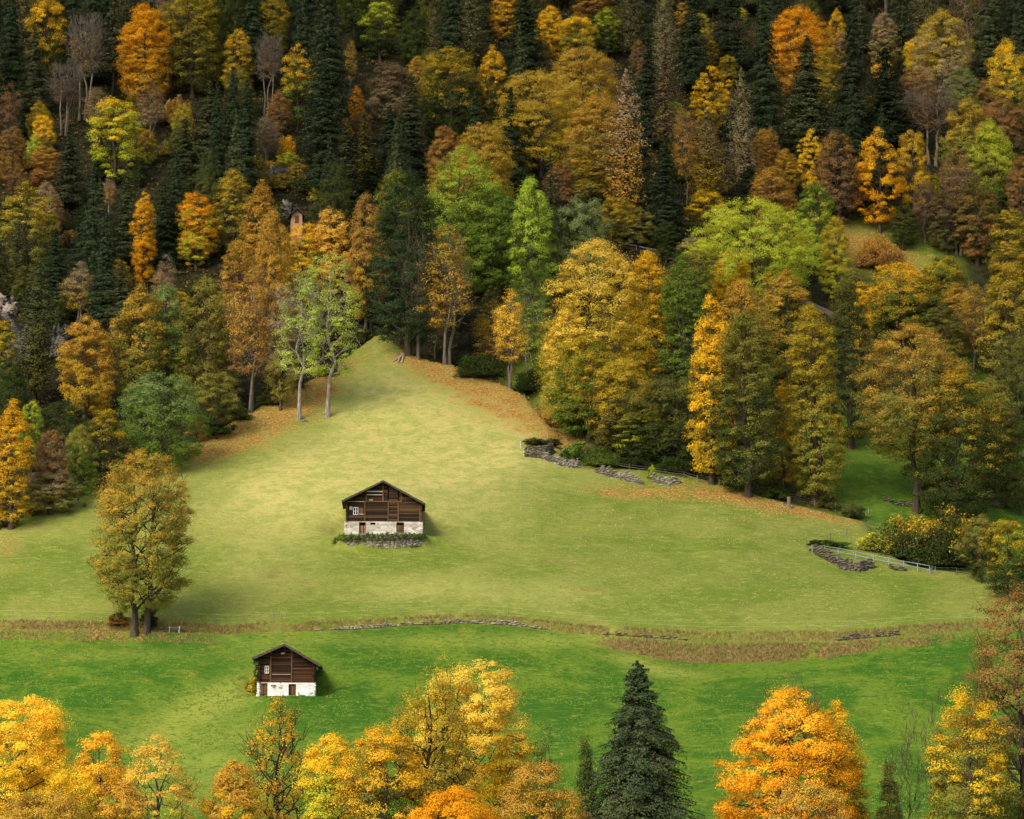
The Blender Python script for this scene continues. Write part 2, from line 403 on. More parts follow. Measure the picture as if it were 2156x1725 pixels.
for nm, mm in (('mask', m1), ('mask2', m2)):
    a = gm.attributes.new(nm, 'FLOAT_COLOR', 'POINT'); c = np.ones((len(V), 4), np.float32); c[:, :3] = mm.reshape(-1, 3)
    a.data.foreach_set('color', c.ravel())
tag(link('hillside', gm), kind='structure')

# gravel road that crosses the wooded slope on the right
rd = [(1290, 512), (1340, 524), (1420, 540), (1520, 560), (1620, 600), (1720, 650), (1800, 684), (1900, 700), (2060, 714), (2160, 738), (2300, 760)]
rp = np.array([hit(zt, *p) for p in rd])
ry_ = np.linspace(0, len(rp) - 1, 90); rxy = np.stack([np.interp(ry_, range(len(rp)), rp[:, 0]), np.interp(ry_, range(len(rp)), rp[:, 1])], -1)
rv = []
for (x, y) in rxy:
    for o_ in (-1.0, -.3, .3, 1.0): rv.append((x, y + o_, ground(x, y + o_) + .10))
rf = [(4 * i + j, 4 * i + 4 + j, 4 * i + 5 + j, 4 * i + 1 + j) for i in range(89) for j in range(3)]
M['gravel'] = mat_plain('gravel', (.15, .12, .10), .95)
tag(link('road', npmesh('road', rv, rf, mat=M['gravel'])), kind='structure')

# ------------------------------------------------------------------ dry stone walls
def stone_wall(dpts, h, label, name='dry_stone_wall', mat='stone', top=0.0, course=.2, back=.25, ragged=.3, world=None, group=None):
    P = world or [at(*p)[:2] for p in dpts]
    P = np.array(P, float); d = np.r_[0, np.cumsum(np.hypot(*np.diff(P, axis=0).T))]
    L = d[-1]; mb = MB(); n = int(math.ceil(h / course))
    for k in range(n):
        s = random.uniform(0, .3)
        while s < L:
            w = random.uniform(.25, .85)
            x, y = np.interp(s + w / 2, d, P[:, 0]), np.interp(s + w / 2, d, P[:, 1])
            fade = min(1, (s + .3) / (L * .12), (L - s) / (L * .12))
            hh = h * max(.25, fade) * (1 - ragged * random.random())
            if (k + .5) * course < hh:
                zb = ground(x, y) + top
                mb.rock((x + random.uniform(-.05, .05), y + k * course * back + random.uniform(-.08, .08), zb + (k + .5) * course), (w * .56, .3, course * random.uniform(.5, .72)))
            s += w
    o = mb.build(name, M[mat]); return tag(o, label, 'stone wall', group)
WALLS = 'dry stone walls around the meadow'
# curved wall in front of the main barn
arc = [(BM[0] + 5.9 * math.cos(t), BM[1] - 0.35 - 2.3 * math.sin(t) ** .8 if 0 < t < PI else BM[1]) for t in np.linspace(PI * .98, PI * .02, 22)]
mb = MB(); P = np.array(arc); d = np.r_[0, np.cumsum(np.hypot(*np.diff(P, axis=0).T))]
for k in range(10):
    s = random.uniform(0, .3)
    while s < d[-1]:
        w = random.uniform(.25, .8); f = s / d[-1]
        x, y = np.interp(s + w / 2, d, P[:, 0]), np.interp(s + w / 2, d, P[:, 1])
        lowest = .9 + 1.1 * math.sin(PI * min(1, max(0, f))) ** .7
        depth = (k + .5) * .2
        if depth < lowest: mb.rock((x, y - .05 * k + random.uniform(-.06, .06), BM[2] - .12 - depth), (w * .56, .32, .2 * random.uniform(.48, .7)))
        s += w
tag(mb.build('dry_stone_wall', M['stone']), 'curved dry stone terrace wall holding the ground in front of the upper barn', 'stone wall', WALLS)
stone_wall([(1138, 966), (1160, 975), (1190, 985), (1212, 987), (1226, 983)], 1.6, 'short dry stone wall nearest the culvert, westernmost of the grove walls', top=-.15, group=WALLS)
stone_wall([(1252, 994), (1275, 1002), (1300, 1010), (1330, 1016), (1354, 1024)], 1.75, 'longest dry stone wall below the grove, left of the young plant', top=-.2, group=WALLS)
stone_wall([(1368, 1012), (1390, 1020), (1410, 1022), (1428, 1018)], 1.6, 'small dry stone wall below the grove, right of the young plant', top=-.2, group=WALLS)
stone_wall([(1101, 962), (1125, 964), (1148, 964), (1166, 955)], 1.9, 'dark mossy stone wall of the culvert at the top of the meadow', mat='stone_dark', group=WALLS, ragged=.1)
stone_wall([(1703, 1160), (1740, 1180), (1775, 1200), (1810, 1206), (1846, 1196)], 2.1, 'dark stone wall right below the grey metal railing', top=-.3, group=WALLS, mat='stone_dark')
stone_wall([(1870, 1196), (1890, 1203), (1905, 1203)], .7, 'tiny stone remnant at the lower end of the metal railing', group=WALLS, mat='stone_dark')
stone_wall([(2195, 1060), (2240, 1066)], 1.2, 'dark stone wall in the shade at the right edge', mat='stone_dark', group=WALLS, world=[at(2085, 1068)[:2], at(2125, 1070)[:2]])
def terr(dx, off): x = wx(dx); return (x, float(yt(x)) + off)
stone_wall(None, .7, 'long low stone wall beside the terrace path under the upper barn', world=[terr(v, 2.7) for v in range(655, 1165, 12)], top=-.05, ragged=.8, course=.2, group=WALLS)
stone_wall(None, .45, 'broken low stone wall along the path, middle of the terrace', mat='stone_dark', world=[terr(v, 2.7) for v in range(1255, 1455, 12)], top=-.05, ragged=.8, course=.2, group=WALLS)
stone_wall(None, .7, 'low stone wall by the path towards the right end of the terrace', mat='stone_dark', world=[terr(v, 2.7) for v in range(1760, 1905, 12)], ragged=.8, course=.22, group=WALLS)
stone_wall(None, 1.0, 'loose stone heap behind the bench by the twin-trunked tree', name='stone_heap', world=[terr(v, 2.4) for v in range(298, 346, 8)], ragged=.9, course=.22)
stone_wall([(1855, 1052), (1890, 1064), (1925, 1068)], .9, 'mossy stone bank in the grass below the tall amber tree', mat='stone_dark', group=WALLS, ragged=.7)

# rock cliffs in the wood
def cliff(dx0, dx1, ytop, ybot, matn, label, seed):
    x0, y0 = hit(zt, dx0, ybot); x1, y1 = hit(zt, dx1, ybot)
    Y = min(y0, y1) - 3; a, bt = ray(dx0, ytop); bb = ray(dx0, ybot + 12)[1]
    X0 = ray(dx0, ybot)[0] * Y; X1 = ray(dx1, ybot)[0] * Y; Z0 = bb * Y; Z1 = bt * Y
    n, m = 46, 34; r = np.random.default_rng(seed)
    U, W = np.meshgrid(np.linspace(0, 1, n), np.linspace(0, 1, m))
    X = X0 + (X1 - X0) * U; Z = Z0 + (Z1 - Z0) * W * (1 - .22 * np.abs(vnoise(U * 9, W * 0 + 3, 1.5, seed)) * 2)
    st = np.floor(W * 9 + vnoise(U * 5, W * 4, 1, seed) * 1.5) / 9
    Yv = Y + 3.5 * st + 1.5 * vnoise(X, Z, 1.8, seed) + .8 * vnoise(X, Z, .7, seed + 1) + 5 * np.abs(U - .5) ** 2
    back = np.stack([X, Yv + 0, Z], -1)
    Vv = back.reshape(-1, 3); i = np.arange(n * m).reshape(m, n)
    F = np.stack([i[:-1, :-1], i[:-1, 1:], i[1:, 1:], i[1:, :-1]], -1).reshape(-1, 4)
    # skirts turn the face into the hill, so it has depth from the side
    rim = np.r_[i[0], i[1:, -1], i[-1, -2::-1], i[-2:0:-1, 0]]
    base = len(Vv); Vs = Vv[rim] + np.array([0, 9, 0]); Vv = np.r_[Vv, Vs]
    k = len(rim); q = np.arange(k)
    F = np.r_[F, np.stack([rim[q], base + q, base + (q + 1) % k, rim[(q + 1) % k]], -1)]
    tag(link('rock_cliff', npmesh('rock_cliff', Vv, F, smooth=False, mat=M[matn])), label, 'cliff')
cliff(-30, 30, 608, 664, 'rock_pale', 'pale pinkish cliff face with dark streaks at the left edge', 3)
cliff(102, 138, 675, 740, 'rock_grey', 'dark grey rock face in shadow behind the amber oval tree', 5)
cliff(0, 60, 672, 760, 'rock_grey', 'dark broken rock face below the pale cliff at the left edge', 8)
cliff(586, 610, 410, 450, 'rock_pale', 'small whitish rock outcrop behind the tiny hut', 11)
cliff(560, 610, 335, 385, 'rock_grey', 'dark rock ledge in the wood above the tiny hut', 14)

# ------------------------------------------------------------------ barns
def log_wall(mb, x0, x1, zb, zt_fn, y, thick, lh=.2, lo=None, tone0=None):
    z = zb
    while True:
        h = lh * random.uniform(.85, 1.15)
        # part of the log that lies under the roof line
        a, b = x0, x1
        def ok(x): return zt_fn(x) > z + h * .5
        while a < b and not ok(a): a += .06
        while b > a and not ok(b): b -= .06
        if b - a < .25: break
        j = random.uniform(-.035, .035)
        mb.box(a, b, y + j, y + thick, z, z + h - .04, (random.random(), random.random(), 0))
        mb.box(a, b, y + .09, y + thick - .06, z + h - .04, z + h, (0, 0, 0))
        z += h
def barn(P, rz, spec):
    k = spec['k']; cx, bz = spec['cx'], spec['bz']
    X = lambda v: (v - cx) / k
    Z = lambda v: (bz - v) / k
    root = empty('barn', P, rz, spec['label'], 'barn')
    D = spec['depth']; xl, xr = X(spec['wall'][0]), X(spec['wall'][1])
    ax, az = X(spec['apex'][0]), Z(spec['apex'][1])
    lx, lz = X(spec['eaveL'][0]), Z(spec['eaveL'][1]); rx, rz_ = X(spec['eaveR'][0]), Z(spec['eaveR'][1])
    top = lambda x: (lz + (az - lz) * (x - lx) / (ax - lx) if x < ax else az + (rz_ - az) * (x - ax) / (rx - ax)) - .16
    zs = Z(spec['stone_top'])
    # masonry base with battered rough outline, door recesses cut by butting piers
    mbs = MB(); cuts = sorted(spec['cuts'])
    cur = xl; y0, y1 = 0, .55
    low = -1.2
    def pier(a, b, zl, zh):
        n = max(1, int((b - a) / .45)); w = (b - a) / n
        mbs.box(a, b, y0, y1, zl, zh)
    for (ca, cb, cz0, cz1) in cuts:
        ca, cb, cz0, cz1 = X(ca), X(cb), Z(cz0), Z(cz1)
        if ca > cur: pier(cur, ca, low, zs)
        pier(ca, cb, low, cz0)
        if cz1 < zs - .02: pier(ca, cb, cz1, zs)
        cur = cb
    pier(cur, xr, low, zs)
    mbs.box(xl, xl + .5, y1, D, low, zs); mbs.box(xr - .5, xr, y1, D, low, zs); mbs.box(xl + .5, xr - .5, D - .5, D, low, zs)
    # bulging corner stones
    for sx, s in ((xl, -1), (xr, 1)):
        for q in range(9):
            mbs.rock((sx - s * .12 + random.uniform(-.04, .04), .25, low + .5 + q * (zs - low - .6) / 8), (.26, .33, .24))
    for q in range(int((xr - xl) * 9)):
        x = random.uniform(xl + .1, xr - .1); z = random.uniform(-.4, zs - .1)
        if any(X(c[0]) - .2 < x < X(c[1]) + .2 for c in cuts): continue
        mbs.rock((x, .02, z), (random.uniform(.12, .3), random.uniform(.03, .07), random.uniform(.08, .16)))
    mbs.build('stone_base', M[spec['stone']], root)
    # floor boards close the room; its darkness at the openings is painted black
    mb = MB(); mb.box(xl + .5, xr - .5, .56, D - .5, zs - .12, zs - .02); mb.build('floor_boards', M['logs_dark'], root)
    mb = MB()
    for (a, b) in spec['panels']: log_wall(mb, X(a), X(b), zs, top, .12, .3, spec.get('lh', .2))
    o = mb.build('front_wall', M[spec['logs']], root)
    for (a, b) in ((xl + .05, xl + .3), (xr - .3, xr - .05)):
        mb = MB(); z = zs
        while z < min(top(xl + .2), top(xr - .2)) - .1:
            e = random.uniform(-.12, .0)
            mb.box(a, b, .42, D, z, z + .17, (random.random(), random.random(), 0))
            mb.box(a, b, -.1 + e, .12, z + .02, z + .15, (random.random(), random.random(), 0))      # projecting log ends
            z += .2
        mb.build('side_wall', M[spec['logs']], root)
    mb = MB(); log_wall(mb, xl + .05, xr - .05, zs, top, D - .3, .25); mb.build('back_wall', M[spec['logs']], root)
    # roof: two thick boarded slopes with overhang, verge boards and battens
    fo, bo = spec['front'], .6
    rf = MB(); th = .14
    for (ex, ez, s) in ((lx, lz, 1), (rx, rz_, -1)):
        L = math.hypot(ax - ex, az - ez); ux, uz = (ax - ex) / L, (az - ez) / L; nx_, nz_ = -uz * s, ux * s
        m_ = 16
        for q in range(m_):
            a, b = q / m_, (q + 1) / m_
            dz = .02 * (q % 2) + random.uniform(0, .015)
            p = [(ex + ux * L * a, ez + uz * L * a), (ex + ux * L * b, ez + uz * L * b)]
            pts = [(p[0][0] + nx_ * -th, p[0][1] + nz_ * -th), (p[1][0] + nx_ * -th, p[1][1] + nz_ * -th), (p[1][0] + nx_ * dz, p[1][1] + nz_ * dz), (p[0][0] + nx_ * (dz + .03), p[0][1] + nz_ * (dz + .03))]
            if s < 0: pts = pts[::-1]
            rf.prism(pts, -fo - random.uniform(0, .05), D + bo, (random.random(), random.random(), 0))
    ro = rf.build('roof', M['roof'], root)
    vb = MB()
    for (ex, ez, s) in ((lx, lz, 1), (rx, rz_, -1)):
        L = math.hypot(ax - ex, az - ez); ux, uz = (ax - ex) / L, (az - ez) / L; nx_, nz_ = -uz * s, ux * s
        pts = [(ex - nx_ * .24, ez - nz_ * .24), (ax - nx_ * .24 * 0, az - .24), (ax, az - .03), (ex, ez - .03 * s * s)]
        if s < 0: pts = pts[::-1]
        vb.prism(pts, -fo - .10, -fo - .06, (.75, .6, 0))
    vb.build('verge_board', M['roof'], ro)
    # purlins that carry the overhang
    for (px, pz) in spec['purlins']:
        pu = MB(); x = X(px); pu.box(x - .1, x + .1, -fo + .1, .12, top(x) - .30, top(x) - .06, (.6, .4, 0)); pu.build('purlin', M['logs_dark'], ro)
    pu = MB(); pu.box(lx + .35, lx + .5, -fo + .05, D + .3, top(lx + .42) - .16, top(lx + .42) - .02); pu.build('eaves_beam', M['logs_dark'], ro); pu = MB(); pu.box(rx - .5, rx - .35, -fo + .05, D + .3, top(rx - .42) - .16, top(rx - .42) - .02)
    pu.build('eaves_beam', M['logs_dark'], ro)
    for (px, za, zb, w) in spec['posts']:
        x = X(px); m_ = MB(); zt_ = Z(za) if za is not None else top(x) - .05
        m_.box(x - w / 2, x + w / 2, .0, .11, Z(zb), min(zt_, top(x) - .05), (random.uniform(.4, .9), random.uniform(.3, .8), 0)); m_.build('post', M['post_wood'], root)
    if spec.get('beam'):
        x0_, x1_, zz = spec['beam']; m_ = MB(); m_.box(X(x0_), X(x1_), .03, .115, Z(zz) - .09, Z(zz) + .09, (.6, .5, 0)); m_.build('cross_beam', M['post_wood'], root)
    for (x0_, x1_, zz, hh) in spec.get('pale_strips', ()):
        m_ = MB(); m_.box(X(x0_), X(x1_), .0, .10, Z(zz) - hh, Z(zz) + hh, (.9, .9, 0)); m_.build('pale_strip', M['pale_wood'], root)  # pale wood strips; the gable ones paint light gaps between the boards
    for (x0_, x1_, za, zb, kind) in spec['doors']:
        a, b, z0_, z1_ = X(x0_), X(x1_), Z(zb), Z(za)
        m_ = MB(); n = max(3, int((b - a) / .16))
        for q in range(n): m_.box(a + .07 + (b - a - .14) * q / n, a + .07 + (b - a - .14) * (q + 1) / n - .015, .22, .27, z0_, z0_ + (z1_ - z0_) * (1 if kind == 'full' else .72), (random.random(), random.random(), 0))
        d_ = m_.build('door', M['door_wood'] if spec['stone'] == 'rubble' else M['post_wood'], root)
        m_ = MB(); m_.box(a, a + .08, .06, .24, z0_, z1_); m_.box(b - .08, b, .06, .24, z0_, z1_); m_.box(a + .08, b - .08, .06, .24, z1_ - .09, z1_); m_.build('frame', M['post_wood'], d_)
        m_ = MB(); m_.box(a + .1, b - .1, .205, .225, z0_ + .25, z0_ + .33); m_.box(b - .22, b - .16, .17, .205, z0_ + .6, z0_ + .72); m_.build('latch', M['logs_dark'], d_)
        m_ = MB(); m_.box(a, b, .5, .54, z0_ - .1, z1_); m_.build('door_shade_panel', M['black'], root)  # black panel stands in for the unlit room behind the door
    for (x0_, x1_, za, zb) in spec.get('vents', ()):
        m_ = MB(); m_.box(X(x0_), X(x1_), .38, .5, Z(zb), Z(za)); m_.build('vent_shade_panel', M['black'], root)  # black block paints the darkness inside the vent
    x0_, x1_, za, zb = spec['window']; a, b, z0_, z1_ = X(x0_), X(x1_), Z(zb), Z(za)
    w_ = MB(); f = .075
    for (p, q, r_, s_) in ((a, a + f, z0_, z1_), (b - f, b, z0_, z1_), (a + f, b - f, z0_, z0_ + f), (a + f, b - f, z1_ - f, z1_), ((a + b) / 2 - .05, (a + b) / 2 + .05, z0_ + f, z1_ - f)):
        w_.box(p, q, .0, .1, r_, s_, (.5, .5, 0))
    win = w_.build('window', M['frame_white'], root)
    w_ = MB(); zm = (z0_ + z1_) / 2
    for (p, q) in ((a + f, (a + b) / 2 - .05), ((a + b) / 2 + .05, b - f)): w_.box(p, q, .02, .06, zm - .025, zm + .025)
    w_.build('glazing_bar', M['frame_white'], win)
    w_ = MB(); w_.box(a + f, b - f, .062, .072, z0_ + f, z1_ - f); w_.build('pane', M['glass'], win)
    return root, X, Z, top

main_spec = dict(k=140.8, cx=1075, bz=1215, depth=8.2, wall=(335, 1815), apex=(1057, 172), eaveL=(262, 568), eaveR=(1868, 612), stone_top=955, stone='rubble', logs='logs',
    front=.85, cuts=[(600, 735, 1190, 965), (1315, 1465, 1165, 965), (815, 915, 1015, 970)], panels=[(345, 1145), (1165, 1345), (1365, 1800)], lh=.185,
    posts=[(710, 575, 955, .17), (735, 400, 570, .16), (1155, 590, 940, .15), (1350, 590, 940, .19), (1055, None, 570, .15), (1410, 385, 585, .16), (360, 570, 950, .12), (1765, 620, 950, .14)],
    beam=(700, 1420, 562), pale_strips=[(750, 1045, 373, .055), (750, 1040, 436, .04), (790, 860, 537, .035), (370, 700, 568, .02), (600, 685, 812, .03)],
    doors=[(600, 735, 965, 1190, 'half'), (1315, 1465, 965, 1165, 'half')], vents=[(815, 915, 970, 1015)], window=(485, 582, 680, 825), purlins=[(1057, 0), (730, 0), (1410, 0), (430, 0), (1700, 0)],
    label='larger dark timber barn on a lime-washed stone base in the upper meadow')
root, X, Z, top = barn(BM, math.radians(2.0), main_spec)
m_ = MB(); m_.box(X(415), X(470), .0, .1, Z(725), Z(662), (.9, .8, 0)); m_.build('shutter', M['grey_wood'], root)
m_ = MB(); m_.box(X(598), X(678), .0, .1, Z(800), Z(700), (.6, .5, 0)); m_.build('shutter', M['post_wood'], root)
m_ = MB(); m_.box(X(605), X(715), -.03, .0, Z(1190) - .1, Z(1170)); m_.build('door_sill', M['grey_wood'], root); m_ = MB(); m_.box(X(1330), X(1450), -.03, .0, Z(1170), Z(1150)); m_.build('door_sill', M['grey_wood'], root)

low_spec = dict(k=205.0, cx=1035, bz=1400, depth=6.8, wall=(335, 1725), apex=(980, 130), eaveL=(187, 478), eaveR=(1885, 650), stone_top=1062, stone='white', logs='logs_dark',
    front=.95, cuts=[(362, 575, 1400, 1075), (1085, 1265, 1400, 1095), (1385, 1490, 1400, 1362)], panels=[(345, 635), (655, 1145), (1165, 1700)], lh=.21,
    posts=[(645, 430, 1050, .13), (1155, 290, 1050, .13), (985, 200, 350, .12), (1690, 690, 1060, .12)],
    beam=None, pale_strips=[(680, 1130, 862, .015), (1300, 1500, 1095, .05)],
    doors=[(362, 575, 1075, 1400, 'full'), (1085, 1265, 1095, 1400, 'full')], vents=[(1385, 1490, 1362, 1400)], window=(500, 603, 655, 838), purlins=[(980, 0), (645, 0), (1155, 0), (1450, 0)],
    label='smaller dark barn with white plastered base in the lower meadow')
root2, X2, Z2, top2 = barn(BL, math.radians(2.6), low_spec)
m_ = MB(); m_.tube([(X2(1700), -.1, Z2(860)), (X2(1745), -.4, Z2(760)), (X2(1800), -.7, Z2(672))], .045); m_.tube([(X2(1700), -.1, Z2(700)), (X2(1790), -.6, Z2(680))], .04); m_.build('brace', M['logs_dark'], root2)
m_ = MB(); m_.box(X2(895), X2(975), -.25, .1, Z2(375), Z2(335), (.9, .9, 0)); m_.build('beam_end', M['grey_wood'], root2)
m_ = MB(); m_.box(X2(650), X2(775), -.06, -.02, Z2(1150), Z2(1120)); m_.box(X2(700), X2(760), -.1, -.02, Z2(1185), Z2(1150)); m_.build('plank', M['grey_wood'], root2)

# tiny hut on the wooded slope
Y = hit(zt, 625, 470)[1] - 11; a, b = ray(625, 470); k_ = FD / Y
hut = empty('hut', (a * Y, Y, b * Y), math.radians(8), 'tiny ochre hut with a dark gable roof on the wooded slope', 'hut')
M['ochre'] = mat_plain('ochre_plaster', (.46, .27, .14), .9, 0, .15)
w = 11.5 / k_; h = 18 / k_; ap = 33 / k_
mb = MB(); mb.prism([(-w, -7), (w, -7), (w, h), (0, ap - .25), (-w, h)], 0, 3.4); mb.build('wall', M['ochre'], hut)
mb = MB()
for s in (-1, 1):
    pts = [(0, ap), (s * 17 / k_, 17 / k_), (s * 17 / k_, 17 / k_ - .16), (0, ap - .2)]
    mb.prism(pts if s > 0 else pts[::-1], -.7, 4.0)
mb.build('roof', M['roof'], hut)
mb = MB(); mb.box(-.35, .35, -.03, .0, h - 1.5, h - .1); mb.build('door', M['door_wood'], hut)

# ------------------------------------------------------------------ fences, railing, small things
_pm = {}
def post_mesh(h, r, mat):
    key = (round(h, 2), r, mat)
    if key not in _pm:
        mb = MB(); mb.tube([(0, 0, -.2), (.01, 0, h * .5), (0, .01, h)], [r, r * .95, r * .85], 6)
        o = mb.build('post', M[mat]); _pm[key] = o.data; bpy.data.objects.remove(o)
    return _pm[key]
def fence(pts, h, label, mat='grey_wood', r=.06, wires=(.5, .95), wmat='wire', wr=.005, name='wire_fence', cat='fence', group='fences on the hillside', world=None):
    W = world or [at(*p) for p in pts]
    root = empty(name, W[0], 0, label, cat, group); o0 = Vector(W[0])
    for i, p in enumerate(W):
        q = link('post', post_mesh(h * (1 if world else random.choice((.92, 1, 1.08))), r, mat), root); q.location = Vector(p) - o0
        q.rotation_euler = (random.uniform(-.04, .04), random.uniform(-.06, .06), 0) if name != 'metal_railing' else (0, 0, 0)
    for z in wires:
        mb = MB()
        pts3 = []
        for i in range(len(W) - 1):
            for s in (0, .5): 
                p = Vector(W[i]).lerp(Vector(W[i + 1]), s) - o0; p.z += z * h - (.04 if s and name != 'metal_railing' else 0); p.y -= r + wr
                pts3.append(p)
        p = Vector(W[-1]) - o0; p.z += z * h; p.y -= r + wr; pts3.append(p)
        mb.tube(pts3, wr, 5); mb.build('rail' if name != 'wire_fence' else 'wire', M[wmat], root)
    return root
def tp(v, off=3.6): x, y = terr(v, off); return (x, y, ground(x, y))
fence(None, 1.15, 'light wire fence beside the twin-trunked tree, left end of the terrace', world=[tp(v) for v in (-60, 11, 94, 180, 262, 334, 390, 445)], mat='grey_wood', r=.035)
fence(None, 1.1, 'thin wire fence above the small barn along the terrace wall', world=[tp(v) for v in (445, 506, 571, 597, 680, 760, 840, 915)], mat='grey_wood', r=.034)
fence(None, 1.1, 'thin wire fence along the middle and right of the terrace wall', world=[tp(v) for v in (915, 1000, 1068, 1153, 1240, 1328, 1400, 1482, 1550, 1626, 1700, 1790, 1875, 1974, 2040, 2100)], mat='grey_wood', r=.032)
fence([(1710, 1165), (1737, 1167), (1765, 1171), (1802, 1178), (1839, 1186), (1871, 1192), (1903, 1199), (1932, 1204), (1958, 1209)], 1.05, 'grey metal railing along the culvert at the right of the meadow',
      mat='metal', r=.075, wires=(.5, .97), wmat='metal', wr=.042, name='metal_railing', cat='railing', group=None)
fence([(1698, 1152), (1748, 1138), (1783, 1131), (1829, 1115), (1856, 1120)], 1.1, 'short wooden post fence above the metal railing', r=.055, mat='grey_wood')
fence([(1962, 1209), (1969, 1210), (2015, 1212), (2063, 1216), (2121, 1246)], 1.0, 'short wooden post fence right of the metal railing', r=.06)
fence([(1468, 1016), (1514, 1022), (1555, 1033), (1618, 1043), (1715, 1068), (1759, 1075), (1829, 1084)], 1.1, 'post fence below the grove on the right', r=.07, wires=(.35, .65, .95))
fence([(1285, 985), (1325, 992), (1370, 998), (1400, 1003), (1440, 1008), (1468, 1016)], .95, 'old wooden rail fence above the grove walls', r=.06, wires=(.6, .95), wmat='grey_wood', wr=.035, name='rail_fence')
fence([(1096, 946), (1103, 960), (1115, 963), (1131, 963), (1146, 963)], 1.05, 'small wooden rail fence in front of the culvert wall', r=.07, wires=(.85,), wmat='grey_wood', wr=.04, name='rail_fence', mat='pale_wood')
fence([(1096, 945), (1114, 930), (1136, 925), (1152, 924)], 1.2, 'faint wire fence running uphill from the culvert', r=.045, mat='pale_wood')
fence([(1315, 524), (1340, 528), (1366, 534), (1392, 538), (1418, 544)], 1.0, 'white guard rail beside the road behind the grove', r=.06, wires=(.8,), wmat='frame_white', wr=.09, name='guard_rail', cat='guard rail', group=None, mat='frame_white')
# bench
bx, by, bz = at(363, 1339); x_, y_ = terr(363, 1.5)
bn = empty('bench', (x_, y_, ground(x_, y_)), 0, 'small wooden bench with pale legs beside the twin-trunked tree', 'bench')
mb = MB(); [mb.box(-.8, .8, -.2 + q * .14, -.09 + q * .14, .45, .49) for q in range(3)]; mb.build('seat', M['grey_wood'], bn)
mb = MB(); [mb.box(-.8, .8, .26, .30, .58 + q * .15, .69 + q * .15) for q in range(2)]; mb.build('backrest', M['grey_wood'], bn)
for s in (-.62, .62):
    mb = MB(); mb.box(s - .06, s + .06, -.2, -.08, -.1, .45); mb.box(s - .05, s + .05, .2, .26, -.1, .9); mb.build('leg', M['pale_wood'], bn)
# stump
M['stump_wood'] = mat_wood('stump_wood', (.20, .14, .10), (.38, .28, .21))
x_, y_, z_ = at(1661, 1068)
mb = MB(); mb.tube([(0, 0, -.2), (0, 0, .25), (.03, 0, .9), (.02, .02, 1.45)], [.44, .29, .27, .29], 12); mb.tube([(.25, -.1, .3), (.5, -.3, -.1)], [.12, .1], 6); mb.tube([(-.25, -.1, .2), (-.42, -.3, -.1)], [.12, .1], 6)
o = mb.build('tree_stump', M['stump_wood']); o.location = (x_, y_, z_); tag(o, 'pale sawn-off tree stump at the meadow edge below the grove', 'stump')
# logs and stones
logs = [((838, 765), (872, 748), 'lowest pale log in front of the dark conifer'), ((846, 766), (866, 744), 'steeper pale log leaning at the foot of the dark conifer'),
        ((842, 757), (905, 752), 'longest log lying under the dark conifer'), ((828, 763), (850, 752), 'short pale log at the left of the log heap')]
for p, q, lab in logs:
    a = Vector(at(*p)); b = Vector(at(*q)); b = a + (b - a).normalized() * random.uniform(2.2, 3.4); b.z = max(b.z, ground(b.x, b.y) + .25)
    mb = MB(); mb.tube([(0, 0, .12), tuple((b - a) * .5 + Vector((0, 0, .2))), tuple(b - a)], [.13, .12, .08], 7, (.8, .8, 0)); o = mb.build('log', M['stump_wood']); o.location = a; tag(o, lab, 'log', 'logs under the dark conifer')
for (dx, dy, r, lab, mt) in [((687), 873, (.62, .3, .22), 'pale flat boulder at the foot of the lime trees', 'stone'), (640, 888, (.5, .3, .2), 'dark earthy stone at the left foot of the lime trees', 'stone_dark')]:
    mb = MB(); mb.rock((0, 0, .1), r, (.95, .5, 0)); mb.rock((.4, .05, .06), (r[0] * .5, r[1] * .7, r[2] * .7), (.8, .5, 0)); o = mb.build('boulder', M[mt]); o.location = at(dx, dy); tag(o, lab, 'boulder')

# ------------------------------------------------------------------ uncountable ground cover
def quads(C, N, S, asp=.6, rg=rng):
    C = np.asarray(C, float); N = np.asarray(N, float); N = N / np.linalg.norm(N, axis=1, keepdims=True)
    R = rg.normal(size=N.shape); A = np.cross(N, R); A /= np.linalg.norm(A, axis=1, keepdims=True) + 1e-9; B = np.cross(N, A)
    S = np.asarray(S)[:, None]
    V = np.stack([C - A * S * .5, C - B * S * asp * .5, C + A * S * .5, C + B * S * asp * .5], 1)
    return V.reshape(-1, 3), np.arange(len(C) * 4).reshape(-1, 4)
def mat_tuft(name, a, b):
    t = NT(name); r, g, bl = t.sep(t.attr('tone').outputs['Color'])[:3]
    t.bsdf(t.mix(r, a, b), .95, spec=.05); return t.m
M['fallen'] = mat_tuft('fallen_leaf', (.42, .21, .04), (.74, .52, .20))
M['drygrass'] = mat_tuft('dry_grass', (.13, .085, .03), (.36, .27, .10))
M['greengrass'] = mat_tuft('green_grass', (.045, .12, .012), (.17, .235, .03))
pts = []
for (dx, dy, rx, ry, k) in LIT[:28] + [(900, 930, 16, 16, .35), (1350, 1080, 22, 9, .5), (1650, 1110, 18, 9, .45), (2000, 1260, 12, 8, .5), (880, 950, 10, 10, .3), (60, 1180, 9, 9, .5), (700, 900, 12, 8, .4), (1500, 1070, 20, 7, .7)]:
    cx, cy = hit(zt, dx, dy); n = int((22 if rx < 8 else 9) * k * max(rx * ry, 18) ** .82)
    pts.append(np.stack([rng.normal(cx, rx * .8, n), rng.normal(cy, ry * .8, n)], -1))
pts = np.concatenate(pts); pts = pts[(pts[:, 1] - yb(pts[:, 0]) < 1)]
pts = pts[vnoise(pts[:, 0], pts[:, 1], 3.2, 41) + .25 * vnoise(pts[:, 0], pts[:, 1], 1.1, 42) > -.14]
C = np.c_[pts, zt(pts[:, 0], pts[:, 1]) + .03]
